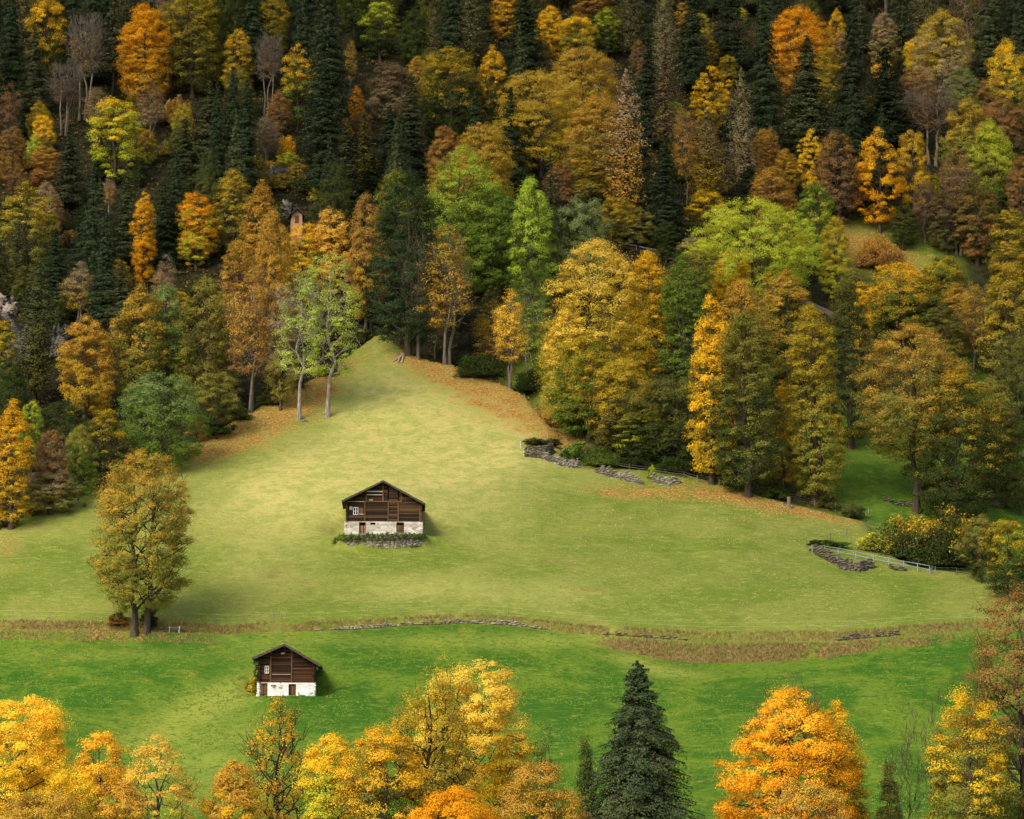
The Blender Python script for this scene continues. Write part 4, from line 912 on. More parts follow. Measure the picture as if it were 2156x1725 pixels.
# ------------------------------------------------------------------ the surveyed trees: kind, x, top, foot, width (photo survey units), tints, split, label
T_ = '''
oval 95 -25 185 85 gold dolive .55
spruce 14 -40 220 60 spruce
spruce 69 55 250 62 sprl
bare 135 120 285 70 tan brown
thinspruce 237 -60 205 60 sprl
spruce 150 -70 175 60 spruce
spruce 192 -80 190 60 spruce
column 302 5 222 104 orange amber .3|tall bright orange tree in the dark spruces near the top left
round 405 -30 205 112 dkgold dolive .55
oval 500 58 215 62 gold olive .6
bare 565 62 245 52 rust brown
oval 575 -35 140 66 dkgold olive .4
spruce 530 -95 190 70 spruce
layer 628 95 275 76 gold green .55
spruce 690 -40 330 100 spruce
spruce 727 262 470 84 sprl
spruce 742 345 478 60 spruce
sparse 18 178 335 62 rust brown
oval 22 262 405 62 rust rust
round 90 243 335 48 gold olive .4
round 70 288 355 38 lime green .2
oval 95 305 405 72 amber rust .5
layer 240 200 395 112 gold ygreen .72
sparse 203 183 300 58 tan rust
oval 308 270 352 42 amber ygreen
sparse 318 180 292 62 rust tan
shrub 375 195 265 55 rust amber
spruce 437 168 405 82 sprl
spruce 487 138 380 78 sprl
spruce 388 248 410 72 sprl
spruce 515 242 390 56 spruce
spruce 143 275 450 76 sprl
sparse 562 243 345 52 tan brown
shrub 603 278 330 38 orange amber
round 606 322 372 50 ygreen olive
oval 488 356 552 86 dkgold olive .5
oval 411 400 575 84 orange ygreen .45|flame-orange tree with a yellow-green skirt, among spruces left of the hut
spruce 338 378 580 64 spruce
spruce 205 375 590 62 sprl
spruce 262 348 570 62 sprl
column 300 402 615 52 gold orange .7
sparse 228 372 452 32 tan amber
layer 50 385 585 118 dkgold olive .55
round 98 385 500 66 tan rust
spruce 170 430 640 66 spruce
round 630 345 405 50 amber olive
shrub 645 355 405 40 dkgold ygreen
column 548 378 660 84 amber amber
oval 500 505 720 88 amber rust
sparse 526 565 872 104 amber rust
sparse 478 610 880 80 amber olive
oval 572 440 800 90 amber amber
column 176 662 890 104 amber dkgold .4|amber-orange oval tree standing clear below the dark grey rock face
oval 288 605 880 118 amber olive .62
oval 348 592 860 100 ggreen green .6
oval 430 578 915 112 olive dolive .5
sparse 345 538 700 56 tan amber
oval 398 700 880 84 lime olive .5
round 336 790 1000 158 ggreen green .6|large grey-green ash at the lower left corner of the wood, behind the twin-trunked tree
round 455 785 930 100 olive dgreen .5
shrub 412 870 935 40 rust rust
column 20 845 1120 82 gold dkgold .35|golden yellow tree at the left edge beside the meadow corner
oval 60 838 1010 54 ygreen green .6
round 130 845 1010 96 dgreen dgreen
oval 105 898 1090 76 rust tan .6
round 162 893 1058 66 olive green .5
layer 214 855 1035 98 dkgold dgreen .6
round 98 985 1090 112 tan olive .55
larch 72 545 860 96 sprl dolive
oval 0 672 830 72 dkgold olive .5
round 14 760 910 80 dgreen dgreen
sparse 165 552 700 76 tan dkgold
spruce 215 440 720 64 spruce
spruce 252 552 735 64 sprl
oval 250 543 640 44 dkgold olive
spruce 110 480 690 70 spruce
larch 30 470 640 70 sprl dolive
oval 630 464 640 96 bright ygreen .35|brightest golden tree, growing just below the tiny hut
oval 700 432 655 84 peach amber .3
oval 590 590 870 74 tan olive
oval 770 405 700 84 rust amber .55
shrub 772 502 560 42 gold ygreen
thinspruce 781 520 712 46 dgreen
oval 830 352 660 94 olive dgreen .62
column 858 350 752 140 dgreen spruce .8|broad dark conifer-like tree right of the meadow tip, logs at its foot
bare 878 478 762 60 tan brown
sparse 940 478 770 112 amber amber .3
sparse 915 560 762 60 dkgold amber
dome 972 306 640 180 lime green .52|big lime-green tree, brightest green crown above the meadow tip
round 1030 385 640 130 green green
oval 1120 372 700 92 lime green .45
oval 1118 560 760 84 green ggreen .5
oval 935 262 440 76 rust amber
round 1016 264 480 116 amber dkgold .5
round 950 103 305 126 dkgold dgreen .68
oval 1037 100 295 68 gold dgreen .62
sparse 1072 610 818 74 bright amber .3
sparse 1038 635 800 78 dkgold amber
sparse 1118 600 822 80 green lime
shrub 1012 738 800 92 dgreen dgreen
shrub 1122 770 832 76 dgreen dgreen
round 1228 418 650 116 ggreen ggreen
round 1178 440 640 70 dgreen ggreen
dome 1262 500 905 196 peach dkgold .5|broadest pale golden tree at the left side of the grove
column 1368 520 900 112 gold olive .45
column 1200 640 912 100 peach olive .5
oval 1240 700 935 140 dkgold green .55
column 1440 538 930 118 green dgreen .35
oval 1470 520 700 80 olive green .5
oval 1640 560 790 90 dkgold green .6
round 1425 800 990 176 dolive dgreen .5
oval 1310 750 965 140 dkgold dolive .5
oval 1350 860 985 110 ygreen dgreen .6
column 1500 612 1025 98 gold dkgold .3|slim golden tree hanging down to the grove edge, left of the tall olive tree
oval 1565 588 870 116 amber olive .4
round 1546 526 660 88 bright gold .3
column 1577 648 1050 148 olive dgreen .42|tallest dark olive tree with gold flecks in the middle of the grove
column 1652 800 1035 62 gold orange .4
round 1586 424 655 226 ygreen lime .3|round yellow-green dome of a tree above the grove
oval 1632 348 530 104 amber rust .5
oval 1718 382 585 84 green ygreen .5
oval 1762 455 650 66 dkgold ygreen .5
column 1718 638 1068 118 dkgold olive .5
column 1793 585 950 104 dolive dgreen .6
column 1818 600 830 50 gold amber
oval 1660 572 815 116 amber olive .45
round 1895 555 735 136 gold green .55|yellow-gold rounded tree beside the road on the right
round 1918 600 715 104 green dgreen
round 1987 538 720 118 dkgold dgreen .6
sparse 2052 595 800 80 amber rust
tall 1932 680 1085 215 amber olive .55|tall amber tree with a long dark trunk on the right-hand grass
oval 2018 768 1115 180 dkgold dgreen .72
oval 2095 795 1060 122 olive rust .6
oval 2130 555 850 118 dkgold olive .6
oval 1965 575 720 90 dkgold dgreen .6
oval 2020 600 760 80 amber olive .5
oval 1800 560 700 60 olive green .5
oval 2060 372 565 92 dolive rust .6
oval 1995 395 545 78 brown dolive .5
oval 2128 500 690 90 dkgold dolive .6
sparse 1950 380 520 60 brown brown
oval 1905 430 535 60 dolive dgreen
oval 2090 640 800 80 olive dgreen .5
round 2150 700 930 100 dolive dgreen .5
oval 1990 640 800 90 dolive olive .5
shrub 1985 985 1040 90 dgreen dolive
round 2150 880 1090 90 dgreen dolive .5
shrub 1852 485 572 90 amber rust
shrub 1920 1070 1182 150 dkgold dgreen .62
shrub 2000 1060 1192 150 dkgold dgreen .66
shrub 1975 1100 1198 120 dolive dgreen .6
round 2125 1095 1270 110 dkgold dgreen .65
round 2070 1085 1230 80 olive dgreen .5
shrub 1838 1118 1163 60 ygreen olive
oval 1683 10 205 120 orange amber .35|rusty orange tree in the dark spruces at the upper right
spruce 1610 -40 315 80 spruce
spruce 1703 75 345 112 sprl
spruce 1795 30 340 88 spruce
spruce 1868 98 320 108 spruce
spruce 1540 -60 170 80 spruce
oval 1763 20 125 38 gold amber
oval 1775 68 185 48 tan amber
oval 1746 95 240 62 dkgold olive .4
oval 1864 27 165 62 tan olive
shrub 1862 120 170 44 gold peach
oval 1988 20 230 116 dkgold tan .6
round 1942 80 200 78 gold ygreen .4
round 2125 88 275 96 gold olive .55|gold-topped round tree touching the right edge, upper wood
oval 1932 132 280 74 rust brown
bare 1962 172 350 96 brown rust
round 2032 142 270 88 ggreen olive
round 2086 168 280 80 rust brown
round 2040 213 390 108 amber olive .6
round 2112 212 380 96 rust brown
round 2092 258 430 100 ygreen olive .45
oval 2093 382 480 52 green dgreen
sparse 2020 315 545 84 rust brown
oval 2130 435 615 94 dkgold dolive .6
oval 2152 325 490 64 rust brown
layer 1712 272 430 58 gold gold
oval 1765 265 482 84 rust brown .5
layer 1853 272 490 96 gold orange .4|bright gold tree with layered boughs above the small upper meadow patch
layer 1923 262 465 70 amber gold .6
larch 915 15 145 56 larch
larch 990 -25 145 80 larch
oval 1066 -30 90 66 gold amber
layer 800 2 130 86 ygreen dgreen .6
round 872 18 140 66 dgreen dgreen
round 745 -35 70 60 green dgreen
spruce 1105 -25 185 90 spruce|dark spruce at the top edge between the gold trees, middle of the wood
oval 1158 12 130 60 gold gold
round 1215 38 140 80 gold olive .6
oval 1278 18 125 64 ygreen dgreen .6
oval 1250 -35 70 84 amber rust
round 1140 153 375 176 amber dkgold .5|largest round amber tree in the middle of the upper wood
round 1226 102 300 136 amber dkgold .5
round 1262 195 430 116 amber olive .5
larch 1320 145 495 100 tan amber
oval 1245 318 440 84 dkgold olive .5
larch 1328 -35 125 76 larch
larch 1400 -15 270 66 larch
spruce 1365 55 310 74 spruce
thinspruce 1402 60 345 60 brown
layer 1443 0 80 40 amber amber
spruce 1460 -45 200 74 spruce
oval 1498 86 170 48 gold amber
bare 1555 42 165 80 rust dkgold
oval 1560 16 75 36 ygreen green
layer 1497 138 300 80 gold dkgold .4
larch 1490 228 450 86 larch dkgold
larch 1563 138 430 66 larch tan
round 1413 213 330 60 ygreen olive
sparse 1447 222 430 66 rust amber
spruce 1400 300 535 84 spruce|blackish-green spruce standing alone above the grove
spruce 1577 328 440 58 spruce
layer 1488 395 520 90 gold dgreen .55
oval 1610 270 390 60 amber rust
oval 1655 313 420 52 amber dkgold
round 1300 418 530 80 dkgold dolive .6
round 1345 440 535 84 olive dolive
round 1462 498 575 80 tan olive
oval 820 128 265 96 brown tan
oval 880 118 215 50 amber rust
spruce 865 153 345 64 sprl
spruce 866 252 415 86 spruce
sparse 737 84 205 30 dkgold amber
oval 750 183 262 34 orange amber
oval 728 246 330 32 orange rust
thinspruce 765 235 430 70 dolive
spruce 680 128 415 92 spruce
spruce 785 328 440 62 spruce
spruce 1000 190 420 70 spruce
spruce 1075 180 400 70 spruce
spruce 820 220 400 70 spruce
'''
nb = 0
for ln in T_.strip().splitlines():
    lab = None
    if '|' in ln: ln, lab = ln.split('|')
    f = ln.split(); kind = f[0]; x, top, foot, w = map(float, f[1:5]); ca = f[5]; cb = f[6] if len(f) > 6 else None; sp = float(f[7]) if len(f) > 7 else .5
    var = None
    tall = kind == 'tall'
    if tall: kind = 'oval'
    if kind == 'dome': kind = 'round'; var = random.choice((0, 2))
    X0_, Y0_, Z0_ = at(x, foot); Y0_ += 1.0 if foot > 500 else 0; Z0_ = ground(X0_, Y0_)
    k = FD / (Y0_ / math.cos(PITCH)) * 1.0
    Z_top = ray(x, top)[1] * Y0_; H = max(1.2, Z_top - Z0_); W = w / (FD / Y0_) * 1.18
    if kind in ('spruce', 'thinspruce'): W *= 1.22
    ms = None
    if kind in ('round', 'oval', 'column') and (W > 11.5 or (kind == 'column' and W > 8.2)):      # the biggest crowns get leaves of true size
        h_ = H; vol = W * H; nb += 1
        (tv, tf), (lv, lf, lc) = broadleaf(400 + nb, H, W * 1.1, .27 if tall else .04, kind if var is None else 'dome', int(min(640, 110 + vol * 1.5)), 125, .20, dent=.75, limbs=18, rc=min(1.25, .55 + W * .045))
        ms = (H, W, npmesh('trunk', tv, tf, smooth=True, mat=M['bark']), npmesh('crown', lv, lf, lc, mat=M['leaf']))
    plant(kind, (X0_, Y0_, Z0_), H, W, ca, cb, sp, lab, var=var, meshes=ms)

# filler spruces and dark trees between the surveyed ones, further up the same slope
FILL = []
def bbox_hit(x, t, b, w):
    return 0
known = [(t['X'], t['Y'], t['W']) for t in TREES]
cand = []
for row in list(range(700, 60, -50)) + [40, -10, -60]:
    for cx in range(-30, 2200, 66): cand.append((cx + random.uniform(-24, 24), row + random.uniform(-18, 18)))
for cx in range(-20, 2200, 56): cand.append((cx + random.uniform(-15, 15), -110 + random.uniform(-20, 20)))
nfill = 0
for (cx, row) in cand:
    X0_, Y0_ = hit(zt, cx, row); g = Y0_ - float(yb(X0_))
    if g < 16: continue
    if cx > 1740 and row > 480: continue
    if 590 < cx < 660 and 380 < row < 560: continue
    if any((X0_ - a) ** 2 + (Y0_ - b) ** 2 < 3.2 ** 2 for a, b, c in known): continue
    H = random.uniform(20, 31); k = FD / Y0_
    # must not stand in front of a surveyed crown
    bad = False
    for t in TREES:
        if t['Y'] > Y0_ + 1 and t['kind'] not in ('spruce', 'thinspruce'):
            ty = proj(t['X'], t['Y'], t['Z'] + t['H'])[1]; by = proj(t['X'], t['Y'], t['Z'])[1]
            top = proj(X0_, Y0_, ground(X0_, Y0_) + H)[1]
            if abs(t['x'] - cx) < t['W'] * k * .5 + 14 and top < by - (by - ty) * .42: bad = True; break
    if bad and random.random() < .5: continue
    if bad:
        H = random.uniform(6, 9)
        kind, ca, cb = random.choice((('round', 'dolive', 'dgreen'), ('round', 'rust', 'brown'), ('oval', 'dgreen', 'dgreen'), ('spruce', 'spruce', None), ('round', 'dkgold', 'olive')))
        W = H * random.uniform(.5, .75)
    else:
        kind, ca, cb = random.choices((('spruce', 'spruce', None), ('spruce', 'sprl', None), ('thinspruce', 'sprl', None), ('larch', 'dolive', 'larch'), ('oval', 'dgreen', 'dolive'), ('bare', 'brown', 'rust')), (8, 5, 2, 1, 2, 1))[0]
        W = H * random.uniform(.25, .34)
    known.append((X0_, Y0_, 4)); nfill += 1
    plant(kind, (X0_, Y0_, ground(X0_, Y0_)), H, W, ca, cb, random.uniform(.4, .7))
print('fillers', nfill, 'trees', len(TREES))

# undergrowth along the wood edge
for (dx, dy, w, h, ca, cb) in [(1212, 975, 70, 52, 'green', 'dgreen'), (1262, 982, 90, 50, 'dgreen', 'green'), (1340, 985, 90, 40, 'dgreen', 'dgreen'), (1420, 996, 100, 40, 'dgreen', 'dgreen'), (1505, 1012, 90, 36, 'dgreen', 'dgreen'),
        (1632, 1052, 60, 34, 'dgreen', 'green'), (1745, 1072, 60, 38, 'dgreen', 'dolive'), (1798, 1092, 56, 34, 'dolive', 'dgreen'), (1160, 938, 50, 16, 'dolive', 'dgreen'), (1128, 938, 60, 18, 'dolive', 'dgreen'),
        (1372, 1010, 22, 34, 'ygreen', 'green'), (1750, 1152, 80, 15, 'dgreen', 'green'), (1716, 1149, 40, 14, 'dgreen', 'dgreen'), (565, 852, 60, 30, 'dolive', 'dgreen'), (505, 885, 60, 34, 'dgreen', 'dolive'), (450, 916, 60, 38, 'dgreen', 'dgreen'),
        (620, 818, 60, 34, 'dgreen', 'dolive'), (690, 790, 60, 26, 'dolive', 'olive'), (760, 722, 60, 34, 'dgreen', 'dolive'), (720, 760, 60, 30, 'dolive', 'dgreen'), (820, 702, 30, 26, 'dkgold', 'olive'), (960, 770, 60, 22, 'dgreen', 'dolive'),
        (1160, 900, 50, 40, 'amber', 'rust'), (150, 1045, 60, 30, 'dgreen', 'olive'), (60, 1085, 60, 34, 'dkgold', 'dolive'), (200, 1030, 50, 26, 'olive', 'dgreen'), (252, 1004, 50, 30, 'dgreen', 'olive'), (12, 1110, 60, 50, 'dkgold', 'dolive'),
        (178, 1068, 12, 12, 'rust', 'olive'), (315, 1322, 44, 40, 'dolive', 'dgreen'), (248, 1320, 52, 30, 'dolive', 'rust'), (527, 1458, 30, 26, 'dolive', 'dkgold'), (590, 400, 60, 46, 'amber', 'olive'), (652, 392, 50, 40, 'dkgold', 'olive'), (560, 372, 50, 40, 'amber', 'rust'), (668, 428, 50, 40, 'ygreen', 'olive'), (690, 455, 40, 36, 'amber', 'rust'), (560, 400, 60, 40, 'tan', 'amber'), (640, 372, 46, 30, 'rust', 'olive'), (610, 372, 40, 24, 'olive', 'amber'), (345, 262, 70, 44, 'amber', 'rust'), (270, 270, 60, 40, 'rust', 'tan'), (360, 330, 60, 40, 'olive', 'rust'), (40, 360, 60, 40, 'rust', 'amber'), (150, 520, 60, 44, 'dolive', 'rust'), (470, 470, 60, 40, 'olive', 'dolive')]:
    X0_, Y0_, Z0_ = at(dx, dy); k = FD / Y0_
    plant('shrub', (X0_, Y0_, Z0_), h / k, w / k, ca, cb, .5)

# plants growing on the barn terrace wall and up the corner of the small barn
def clinger(pts, r_, n, ca, cb, name, label, cat, leafsize=.2):
    rr = np.random.default_rng(int(pts[0][0] * 100) % 991 + n); C = np.array(pts, float)
    ci = rr.integers(0, len(C), n); d = rr.normal(size=(n, 3)); d /= np.linalg.norm(d, axis=1, keepdims=True); t = rr.random(len(C))
    P = C[ci] + d * rr.uniform(.2, 1, n)[:, None] * r_; o0 = C.mean(0)
    V, F = quads(P - o0, d + [0, -.3, .3] + rr.normal(0, .4, (n, 3)), leafsize * rr.uniform(.6, 1.3, n), .8, rr)
    o = link(name, npmesh(name, V, F, np.repeat(np.stack([t[ci], rr.random(n) * .6 + .2, rr.random(n)], -1), 4, 0), mat=M['leaf'])); o.location = o0
    o['tint_a'] = list(PAL[ca][0]); o['tint_b'] = list(PAL[cb][0]); o['split'] = .5; return tag(o, label, cat)
w_pts = []
for t in np.linspace(PI * .99, PI * .12, 26):
    x, y = BM[0] + 6.1 * math.cos(t), BM[1] - 0.55 - 2.9 * math.sin(t) ** .8
    w_pts += [(x, y - .05, BM[2] - .15 - random.uniform(0, .75 if math.cos(t) < .3 else .3)) for _ in range(3)]
w_pts += [(BM[0] - 6.1 + random.uniform(-.9, .8), BM[1] - .9 + random.uniform(-.8, .3), BM[2] - .5 - random.uniform(0, .7)) for _ in range(8)]
clinger(w_pts, .36, 3400, 'green', 'dgreen', 'creeper', 'dark green creepers over the terrace wall of the upper barn', 'creeper', .17)
c, s = math.cos(math.radians(-4)), math.sin(math.radians(-4))
def lp(x, y, z): return (BL[0] + x * c - y * s, BL[1] + x * s + y * c, BL[2] + z)
clinger([lp(X2(300 + random.uniform(-40, 55)), -.15 + random.uniform(-.15, .15), Z2(z)) for z in range(500, 1000, 20)], .3, 1500, 'ggreen', 'dgreen', 'ivy', 'blue-green ivy climbing the left corner of the smaller barn', 'ivy', .2)
clinger([lp(X2(220 + random.uniform(-60, 60)), -.1 + random.uniform(-.4, .6), Z2(z)) for z in range(960, 1330, 22)], .42, 1300, 'dkgold', 'dolive', 'creeper', 'yellow-brown creeper at the foot of the smaller barn, left side', 'creeper', .2)

# ------------------------------------------------------------------ single trees with meshes of their own
def hero(kind, x, top, dist, w, gen_fn, ca, cb, split, label, foot=None, bark='bark'):
    if foot is not None: X0_, Y0_, Z0_ = at(x, foot)
    else: Y0_ = dist; X0_ = ray(x, 1725)[0] * dist; Z0_ = ground(X0_, Y0_)
    H = ray(x, top)[1] * Y0_ - Z0_; W = w / (FD / Y0_)
    (tv, tf), (lv, lf, lc) = gen_fn(H, W)
    ms = (H, W, npmesh('trunk', tv, tf, smooth=True, mat=M[bark]), npmesh('crown', lv, lf, lc, mat=M['needle' if kind == 'spruce' else 'leaf']))
    return plant(kind, (X0_, Y0_, Z0_), H, W, ca, cb, split, label, rz=0, meshes=ms)
B_ = broadleaf
hero('oval', 296, 936, None, 214, lambda H, W: B_(201, H, W * 1.16, .115, 'oval', 620, 150, .17, limbs=18, trunks=2, dent=.45, rc=1.0, rad=.42, spread=1.5, twigs=1), 'amber', 'olive', .52, 'twin-trunked amber tree standing alone on the meadow by the bench', foot=1336)
hero('sparse', 690, 522, None, 140, lambda H, W: B_(202, H, W * 1.15, .24, 'column', 200, 85, .18, limbs=15, rc=1.0, rad=.40, twigs=2, lean=.01), 'plime', 'lime', .4, 'right one of the two lime-green trees on the meadow tip, forked trunk', foot=878, bark='bark_light')
hero('sparse', 630, 556, None, 112, lambda H, W: B_(203, H, W * 1.15, .27, 'column', 150, 66, .18, limbs=15, rc=1.0, rad=.34, twigs=3), 'pgreen', 'plime', .4, 'left one of the two tall trees on the meadow tip, greyer and thinner', foot=884, bark='bark_light')
FGL = 'trees along the bottom edge'
hero('round', 40, 1470, 268, 225, lambda H, W: B_(210, H, W * 1.14, .2, 'round', 332, 285, .16, limbs=18, rc=1.05), 'bright', 'gold', .35, 'brightest golden-orange tree in the bottom left corner')
hero('round', 148, 1612, 250, 140, lambda H, W: B_(241, H, W * 1.1, .15, 'round', 230, 160, .15, limbs=16, rc=.85), 'gold', 'olive', .5, 'golden olive tree low between the two leftmost golden trees')
hero('oval', 262, 1642, 250, 120, lambda H, W: B_(242, H, W * 1.1, .15, 'oval', 210, 120, .15, limbs=16, rc=.8, twigs=1), 'amber', 'gold', .5, 'small tan-gold tree low between the spiky and the pale yellow bottom trees')
hero('oval', 205, 1535, 262, 150, lambda H, W: B_(211, H, W * 1.14, .2, 'oval', 262, 180, .15, limbs=16, rc=.75, twigs=1), 'gold', 'amber', .45, 'golden tree with a spiky top, second from the bottom left corner')
hero('oval', 325, 1545, 258, 175, lambda H, W: B_(212, H, W * 1.14, .2, 'oval', 262, 112, .14, limbs=16, rc=.75, twigs=2), 'peach', 'ygreen', .5, 'loose pale yellow tree with visible branches, third from the bottom left')
hero('round', 95, 1660, 244, 200, lambda H, W: B_(213, H, W * 1.14, .15, 'round', 262, 225, .15, limbs=16, rc=.95), 'amber', 'dkgold', .5, 'dull amber tree low in front of the brightest bottom-left tree')
hero('oval', 488, 1595, 262, 120, lambda H, W: B_(214, H, W * 1.14, .2, 'oval', 227, 165, .15, limbs=14, rc=.8, twigs=1), 'amber', 'gold', .5, 'small amber tree at the bottom, left of the half-bare tree under the small barn')
hero('sparse', 582, 1472, 270, 168, lambda H, W: B_(215, H, W, .24, 'oval', 170, 51, .14, limbs=20, rc=.95, rad=.34, twigs=7), 'orange', 'amber', .4, 'half-bare orange tree with black branches directly under the small barn', bark='bark_dark')
hero('oval', 694, 1535, 262, 150, lambda H, W: B_(216, H, W * 1.14, .2, 'oval', 262, 180, .15, limbs=16, rc=.85), 'gold', 'ygreen', .55, 'yellow tree with green lower leaves, right of the half-bare bottom tree')
hero('round', 808, 1530, 258, 190, lambda H, W: B_(217, H, W * 1.14, .2, 'round', 297, 195, .15, limbs=17, rc=.95, twigs=1), 'gold', 'olive', .45, 'rounded gold and olive tree at the bottom, left of the tallest golden tree')
hero('oval', 1000, 1392, 274, 232, lambda H, W: B_(218, H, W * 1.14, .18, 'round', 402, 270, .16, limbs=22, rc=1.0, twigs=1), 'peach', 'gold', .42, 'tallest golden tree at the bottom, right shoulder of the central clump')
hero('sparse', 903, 1400, 262, 170, lambda H, W: B_(219, H, W * 1.14, .18, 'oval', 280, 120, .15, limbs=20, rc=.95, twigs=3), 'dkgold', 'olive', .45, 'thin olive-gold tree standing in front of the tallest golden tree', bark='bark_dark')
hero('sparse', 930, 1364, 270, 60, lambda H, W: B_(231, H, W, .5, 'fan', 60, 60, .15, limbs=10, rc=.6, twigs=1), 'ygreen', 'ygreen', .5, 'slender yellow-green tree tip rising above the central golden clump')
hero('round', 1130, 1610, 252, 180, lambda H, W: B_(220, H, W * 1.14, .2, 'round', 262, 180, .15, limbs=17, rc=.9, twigs=1), 'amber', 'dkgold', .5, 'dull amber tree at the bottom, right foot of the central golden clump')
hero('round', 955, 1655, 240, 220, lambda H, W: B_(221, H, W * 1.14, .2, 'dome', 262, 255, .14, limbs=15, rc=.9), 'orange', 'gold', .5, 'low orange tree at the very bottom of the central clump')
hero('sparse', 1135, 1515, 272, 90, lambda H, W: B_(222, H, W, .1, 'column', 80, 67, .13, limbs=16, rc=.8, twigs=4), 'olive', 'green', .5, 'faint green twiggy tree right of the tallest golden tree')
hero('sparse', 1232, 1555, 268, 96, lambda H, W: B_(223, H, W * 1.14, .1, 'cone', 210, 135, .13, limbs=16, rc=.7, twigs=3), 'dgreen', 'green', .5, 'thin dark green tree just left of the big foreground spruce')
hero('spruce', 1347, 1396, 262, 268, lambda H, W: spruce(224, H, W * 1.28, .04, 60, 18, .25, .30, dens=3.0, power=.72, irr=.2), 'spruce', 'sprl', .5, 'large near-black spruce in the foreground, bottom right of centre', bark='bark_dark')
hero('round', 1672, 1440, 262, 285, lambda H, W: B_(225, H, W * 1.14, .16, 'dome', 455, 225, .15, limbs=24, rc=.95, twigs=1, rad=.4), 'gold', 'orange', .72, 'big golden-orange tree at the bottom, right of the foreground spruce')
hero('sparse', 1655, 1420, 264, 160, lambda H, W: B_(232, H, W, .55, 'fan', 80, 27, .13, limbs=16, rc=.7, twigs=4), 'rust', 'orange', .5, 'thin twiggy crown poking above the big golden-orange tree')
hero('oval', 1765, 1478, 266, 130, lambda H, W: B_(226, H, W * 1.14, .16, 'oval', 262, 195, .15, limbs=17, rc=.9), 'gold', 'olive', .5, 'yellow-gold tree behind the right side of the big golden-orange tree')
hero('round', 1700, 1640, 244, 190, lambda H, W: B_(227, H, W * 1.14, .2, 'round', 227, 105, .14, limbs=17, rc=.85, twigs=4), 'amber', 'rust', .5, 'rusty twiggy tree low in front of the big golden-orange tree')
hero('oval', 1872, 1605, 262, 100, lambda H, W: B_(228, H, W * 1.14, .1, 'cone', 227, 165, .14, limbs=15, rc=.7, twigs=1), 'dolive', 'dgreen', .5, 'small dark green tree at the bottom between the two orange trees')
hero('bare', 1915, 1480, 268, 90, lambda H, W: B_(229, H, W, .3, 'oval', 50, 18, .12, limbs=14, rc=.7, twigs=3, rad=.09), 'olive', 'green', .5, 'bare slender sapling against the green, left of the right-edge trees')
hero('bare', 1972, 1440, 272, 64, lambda H, W: B_(230, H, W, .3, 'oval', 40, 12, .12, limbs=12, rc=.7, twigs=3, rad=.07), 'olive', 'green', .5, 'second bare sapling, nearest the right-edge golden tree')
hero('round', 2036, 1455, 258, 185, lambda H, W: B_(233, H, W * 1.14, .15, 'round', 262, 195, .16, limbs=17, rc=.9), 'gold', 'olive', .62, 'golden tree against the huge rust and olive tree at the lower right edge')
hero('oval', 2160, 1225, 266, 330, lambda H, W: B_(234, H, W * 1.14, .12, 'oval', 525, 195, .16, limbs=28, rc=1.15, twigs=1, rad=.5), 'rust', 'dolive', .62, 'huge rust-topped olive tree filling the lower right edge')

# ------------------------------------------------------------------ labels: every tree is told apart by its look and its nearest landmark
LM = [(302, 90, 'the top-left orange tree'), (411, 470, 'the flame-orange tree'), (625, 455, 'the tiny ochre hut'), (965, 400, 'the big lime-green tree'),
      (1586, 500, 'the yellow-green dome tree'), (1140, 250, 'the largest amber tree'), (1853, 370, 'the layered gold tree'), (1683, 90, 'the rusty upper-right tree'),
      (20, 635, 'the pale cliff'), (176, 750, 'the amber oval tree'), (684, 660, 'the two meadow-tip trees'), (1272, 640, 'the broadest grove tree'),
      (1577, 800, 'the tallest olive grove tree'), (1400, 410, 'the blackish grove spruce'), (1895, 620, 'the yellow-gold roadside tree'), (336, 870, 'the grey-green ash'),
      (1105, 60, 'the top-edge middle spruce'), (2125, 160, 'the right-edge gold tree'), (1935, 850, 'the tall right-hand amber tree'), (20, 950, 'the left-edge golden tree'),
      (296, 1130, 'the twin-trunked tree'), (808, 1080, 'the larger barn'), (603, 1430, 'the smaller barn'), (1780, 1180, 'the metal railing'), (858, 520, 'the broad dark conifer'), (1661, 1055, 'the pale stump')]
buck = {}
used = set()
for t in TREES:
    if t['label']: t['o']['label'] = t['label']; used.add(t['label']); continue
    a, b = PAL[t['ca']][1], PAL[t['cb']][1]
    col = a if a == b or t['kind'] in ('spruce', 'thinspruce') else f'{a} and {b}'
    desc = f"{col} {NOUN[t['kind']]}"
    d, nm, lx, ly = min((math.hypot(t['x'] - x, t['y'] - y), n, x, y) for x, y, n in LM)
    ang = math.degrees(math.atan2(ly - t['y'], t['x'] - lx)) % 360
    rel = 'beside' if d < 22 else ['right of', 'above', 'left of', 'below'][int(((ang + 45) % 360) // 90)]
    buck.setdefault((desc, rel, nm), []).append((d, t))
ORD = ['nearest', 'second', 'third', 'fourth', 'fifth', 'sixth', 'seventh', 'eighth', 'ninth', 'tenth']
for (desc, rel, nm), L in buck.items():
    L.sort(key=lambda q: q[0])
    for i, (d, t) in enumerate(L):
        lab = f'{desc} {rel} {nm}' if len(L) == 1 else (f'{desc} nearest {rel} {nm}' if i == 0 else f'{ORD[min(i, 9)]}-nearest {desc} {rel} {nm}')
        t['o']['label'] = lab
        if len(lab.split()) > 16: print('LONG', lab)

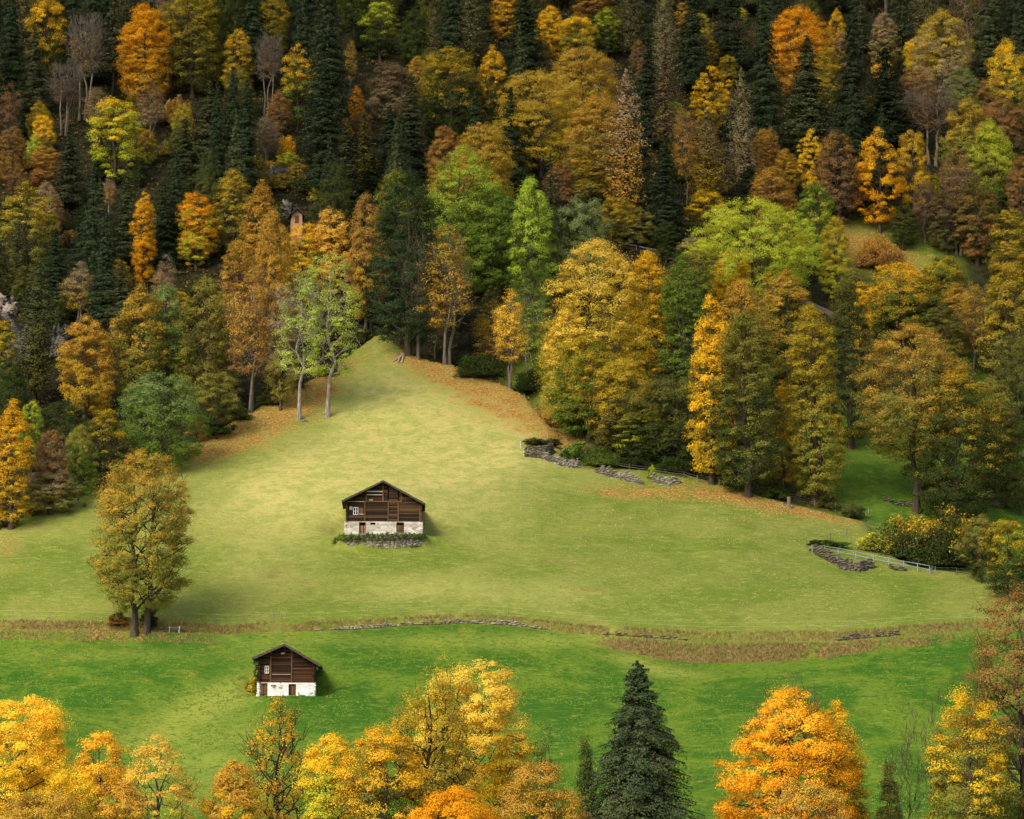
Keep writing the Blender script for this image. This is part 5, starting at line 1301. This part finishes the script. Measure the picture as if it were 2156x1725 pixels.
# ------------------------------------------------------------------ camera, light, render settings
cam = bpy.data.cameras.new('camera'); co = bpy.data.objects.new('camera', cam); COL.objects.link(co)
cam.lens = LENS; cam.sensor_width = 36; cam.clip_start = 1; cam.clip_end = 5000
co.location = (0, 0, 0); co.rotation_euler = (math.radians(90) + PITCH, 0, 0); SC.camera = co
w = bpy.data.worlds.new('World'); SC.world = w; w.use_nodes = True; nt = w.node_tree
bg = nt.nodes['Background']; sk = nt.nodes.new('ShaderNodeTexSky'); sk.sky_type = 'NISHITA'; sk.sun_disc = False
SUN_AZ, SUN_EL = math.radians(-138), math.radians(44)      # azimuth from +Y towards +X
sk.sun_elevation = SUN_EL; sk.sun_rotation = SUN_AZ; sk.air_density = 1.0; sk.dust_density = 4.0; sk.ozone_density = .6
nt.links.new(sk.outputs[0], bg.inputs[0]); bg.inputs[1].default_value = 0.15
sun = bpy.data.lights.new('sun', 'SUN'); sun.energy = 2.5; sun.angle = math.radians(50); sun.color = (1, .95, .84)
so = bpy.data.objects.new('sun', sun); COL.objects.link(so)
dv = Vector((math.sin(SUN_AZ) * math.cos(SUN_EL), math.cos(SUN_AZ) * math.cos(SUN_EL), math.sin(SUN_EL)))
so.rotation_euler = dv.to_track_quat('Z', 'Y').to_euler(); so.location = dv * 300
vs = SC.view_settings; vs.view_transform = 'Standard'; vs.look = 'None'; vs.gamma = 1; vs.use_curve_mapping = False; vs.exposure = 0.74
SC.cycles.max_bounces = 5; SC.cycles.diffuse_bounces = 3; SC.cycles.glossy_bounces = 1; SC.cycles.transmission_bounces = 2; SC.cycles.transparent_max_bounces = 4
SC.cycles.use_denoising = True
try: SC.cycles.denoiser = 'OPENIMAGEDENOISE'
except Exception: pass


# added clouds, unseen above the frame, placed to shade the upper wood and sides
M['shade_cloud'] = mat_plain('shade_cloud_white', (.80, .80, .82), 1, 0, .02)
def shade_cloud(tx, ty, rx, ry, up, seed, n=9):
    c = Vector((tx, ty, float(zt(tx, ty)))) + dv * up; r = np.random.default_rng(seed); VV = []; FF = []; b = 0
    import bmesh
    bm = bmesh.new(); bmesh.ops.create_icosphere(bm, subdivisions=4, radius=1); bm.verts.ensure_lookup_table()
    P = np.array([v.co[:] for v in bm.verts]); F = np.array([[v.index for v in f.verts] for f in bm.faces]); bm.free()
    for k in range(n):
        a = 2 * PI * k / n; q = 0 if k == 0 else .62
        o = np.array([rx * q * math.cos(a), ry * q * math.sin(a), r.uniform(-4, 6)]); s_ = np.array([rx * .5, ry * .55, min(rx, ry) * .34]) * r.uniform(.75, 1.15)
        D = P * (1 + .16 * np.sin(P[:, :1] * 7 + k) * np.cos(P[:, 1:2] * 6 + 2 * k) + .08 * np.sin(P[:, 2:3] * 15 + P[:, :1] * 13)) * s_ + o
        VV.append(D); FF.append(F + b); b += len(D)
    o = link('shade_cloud', npmesh('shade_cloud', np.concatenate(VV), np.concatenate(FF), smooth=True, mat=M['shade_cloud'])); o.location = c; tag(o, kind='structure')
shade_cloud(0, 690, 380, 150, 760, 1, 13)
shade_cloud(190, 410, 95, 150, 620, 2)
shade_cloud(-200, 450, 90, 110, 620, 3)
from collections import Counter
print(Counter(t['o'].name.split('.')[0] for t in TREES))
